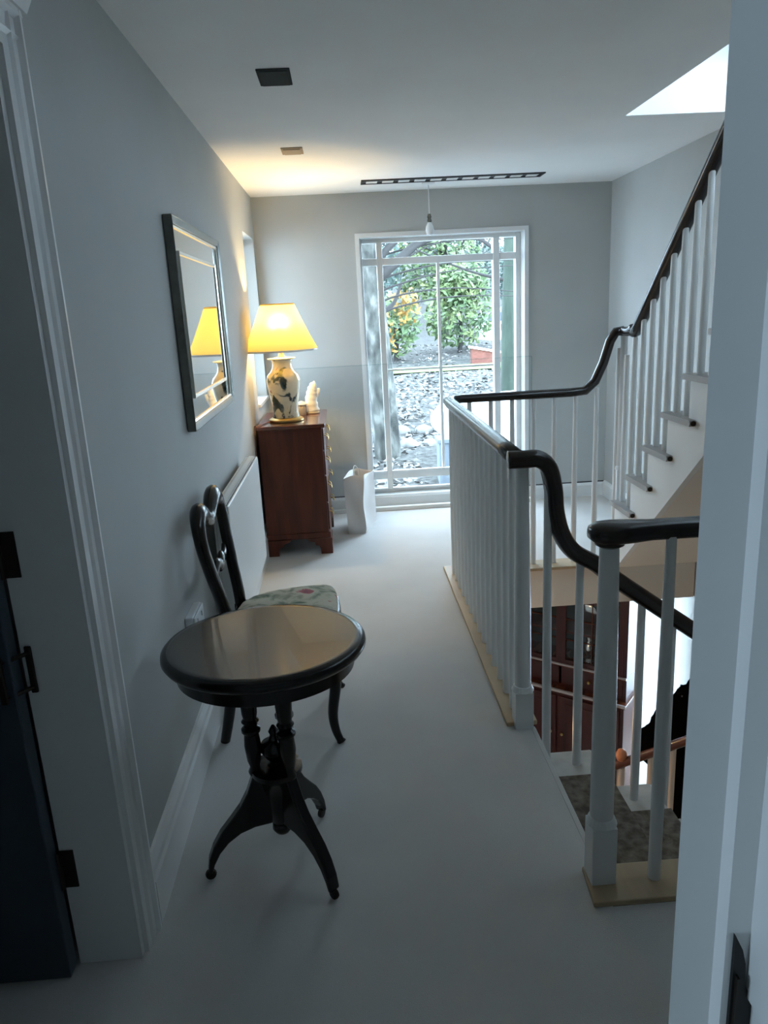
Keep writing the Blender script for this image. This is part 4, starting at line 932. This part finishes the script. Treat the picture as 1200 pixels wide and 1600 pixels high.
# fallen leaves on the bank
rl = random.Random(91); vs, fs = [], []
for i in range(5200):
    y = rl.uniform(7.0, 16.0) if i < 4200 else rl.uniform(18, 21.5); x = rl.uniform(-0.2, 0.4 + y * 0.24)
    if (x > 0.85 and 8.6 < y < 9.5) or (x > 2.8 and 18 < y < 18.8) or (0.85 < x < 1.4 and 7.9 < y < 8.5): continue
    c = Vector((x, y, gz(y) + 0.05)); a = Vector((rl.gauss(0, 1), rl.gauss(0, 1), rl.gauss(0, 0.35))).normalized(); b = a.cross(Vector((rl.gauss(0, 0.4), rl.gauss(0, 0.4), 1))).normalized()
    q = 0.045 * rl.uniform(0.6, 1.5); k = len(vs)
    vs += [tuple(c - a * q), tuple(c + b * q * 0.55), tuple(c + a * q), tuple(c - b * q * 0.55)]; fs.append((k, k + 1, k + 2, k + 3))
me = bpy.data.meshes.new('fallen_leaves'); me.from_pydata(vs, [], fs); me.materials.append(M['litter'])
o = bpy.data.objects.new('fallen_leaves', me); link(o); o['kind'] = 'stuff'; tag(o, 'pale fallen leaves scattered over the garden bank outside', 'leaves')

# garden stones at the foot of the bank
rs_ = random.Random(31)
rows = [('front', 7.75, (0.34, 0.58, 0.83)), ('second', 8.45, (0.34, 0.72)), ('third', 9.75, (0.80, 1.08, 1.40)), ('back', 10.45, (0.42, 0.74, 1.06, 1.36))]
words = ['nearest the pale trunk side', 'second from the pale trunk side', 'third from the pale trunk side', 'furthest from the pale trunk side']
for rn, y0, xs_ in rows:
    for i, x in enumerate(xs_):
        r = rs_.uniform(0.10, 0.145); y = y0 + rs_.uniform(-0.08, 0.08)
        bm = bmesh.new(); m = bmesh.ops.create_icosphere(bm, subdivisions=2, radius=1.0)
        for v in bm.verts:
            k = 1 + rs_.uniform(-0.13, 0.13); v.co = Vector((v.co.x * r * 1.05 * k, v.co.y * r * k, v.co.z * r * 0.7 * k))
        o = obj('garden_stone', bm, 'stone', None, smooth='auto'); o.location = (x, y, gz(y) + r * 0.3); o.rotation_euler = (0, 0, rs_.uniform(-0.5, 0.5))
        tag(o, 'pale rockery stone in the %s row outside, %s' % (rn, words[i]), 'stone', 'rockery stones outside the window')

# white rendered curved wall, planter, far houses
ww = thing('garden_wall', 'white rendered low wall with a rounded end outside, behind the landing rail', 'wall', (0, 0, 0))
bm = bmesh.new()
prof = [(1.02, gz(9.0) - 0.1), (3.0, gz(9.0) - 0.1), (3.0, 0.66), (1.35, 0.60), (1.2, 0.55), (1.05, 0.40), (0.98, 0.25), (1.0, 0.12), (1.12, 0.05)]
prism(bm, [(1.12, 0.02), (1.3, -0.1), (1.3, -0.6), (3.0, -0.6), (3.0, 0.50), (1.5, 0.46), (1.3, 0.43), (1.12, 0.34), (1.02, 0.22), (1.03, 0.10)], 'y', 8.9, 9.2)
obj('wall_body', bm, 'render', ww, bevel=0.03, seg=3)
plt = thing('planter', 'pale blue-grey wooden planter box outside beside the landing corner', 'planter', (1.12, 8.2, gz(8.2)))
obj('box', boxes((-0.13, 0.13, -0.13, 0.13, -0.05, 0.50)), 'bluegrey', plt, bevel=0.008)
obj('rim', boxes((-0.15, 0.15, -0.15, 0.15, 0.50, 0.55)), 'bluegrey', plt, bevel=0.008)
for x in (-0.11, 0.0, 0.11): obj('batten', boxes((x - 0.012, x + 0.012, -0.142, -0.13, 0.0, 0.5)), 'bluegrey', plt)
def house(name, label, x, y, w, h, d):
    t = thing(name, label, 'house', (x, y, gz(y)))
    obj('wall', boxes((0, w, 0, d, -0.3, h)), 'render', t)
    obj('roof', prism(bmesh.new(), [(-0.15, h), (w + 0.15, h), (w / 2, h + 0.5)], 'y', -0.15, d + 0.1), 'slate', t)
    for i in (0.3, 0.7):
        f = obj('window', boxes((w * i - 0.16, w * i + 0.16, -0.03, 0, h * 0.45, h * 0.8)), 'bluegrey', t)
        obj('pane', boxes((w * i - 0.12, w * i + 0.12, -0.034, -0.03, h * 0.48, h * 0.77)), 'glass', f)
    return t
house('white_house', 'white house with dark roof far off at the right of the view', 4.42, 23.6, 2.2, 0.55, 1.6)
fw = thing('brick_garden_wall', 'red brick garden wall with white coping far off at the right', 'wall', (0, 0, 0))
obj('wall_body', prism(bmesh.new(), [(3.1, 0.0), (4.6, 0.0), (4.6, 0.20), (3.1, 0.52)], 'y', 18.3, 18.5), 'brickred', fw)
obj('coping', prism(bmesh.new(), [(3.06, 0.53), (4.64, 0.193), (4.64, 0.24), (3.06, 0.58)], 'y', 18.26, 18.54), 'render', fw)

# ================================================================== sky portals at the window openings, the added bedroom one included
portal('window_portal', ((WX0 + WX1) / 2, 5.90, (WZ0 + WZ1) / 2), (-PI / 2, 0, 0), WX1 - WX0, WZ1 - WZ0)
portal('skylight_portal', ((CX + XR) / 2, (CY0 + 2.1) / 2, 4.06), (0, 0, 0), XR - CX, 2.1 - CY0)
portal('left_window_portal', (X0 - 0.02, (LY0 + LY1) / 2, (LZ0 + LZ1) / 2), (0, -PI / 2, 0), LZ1 - LZ0, LY1 - LY0)
portal('fill_window_portal', (-2.55, -0.225, 1.4), (0, -PI / 2, 0), 1.0, 0.65)
portal('hall_window_portal', (3.27, 5.6, -1.4), (0, PI / 2, 0), 1.8, 1.2)
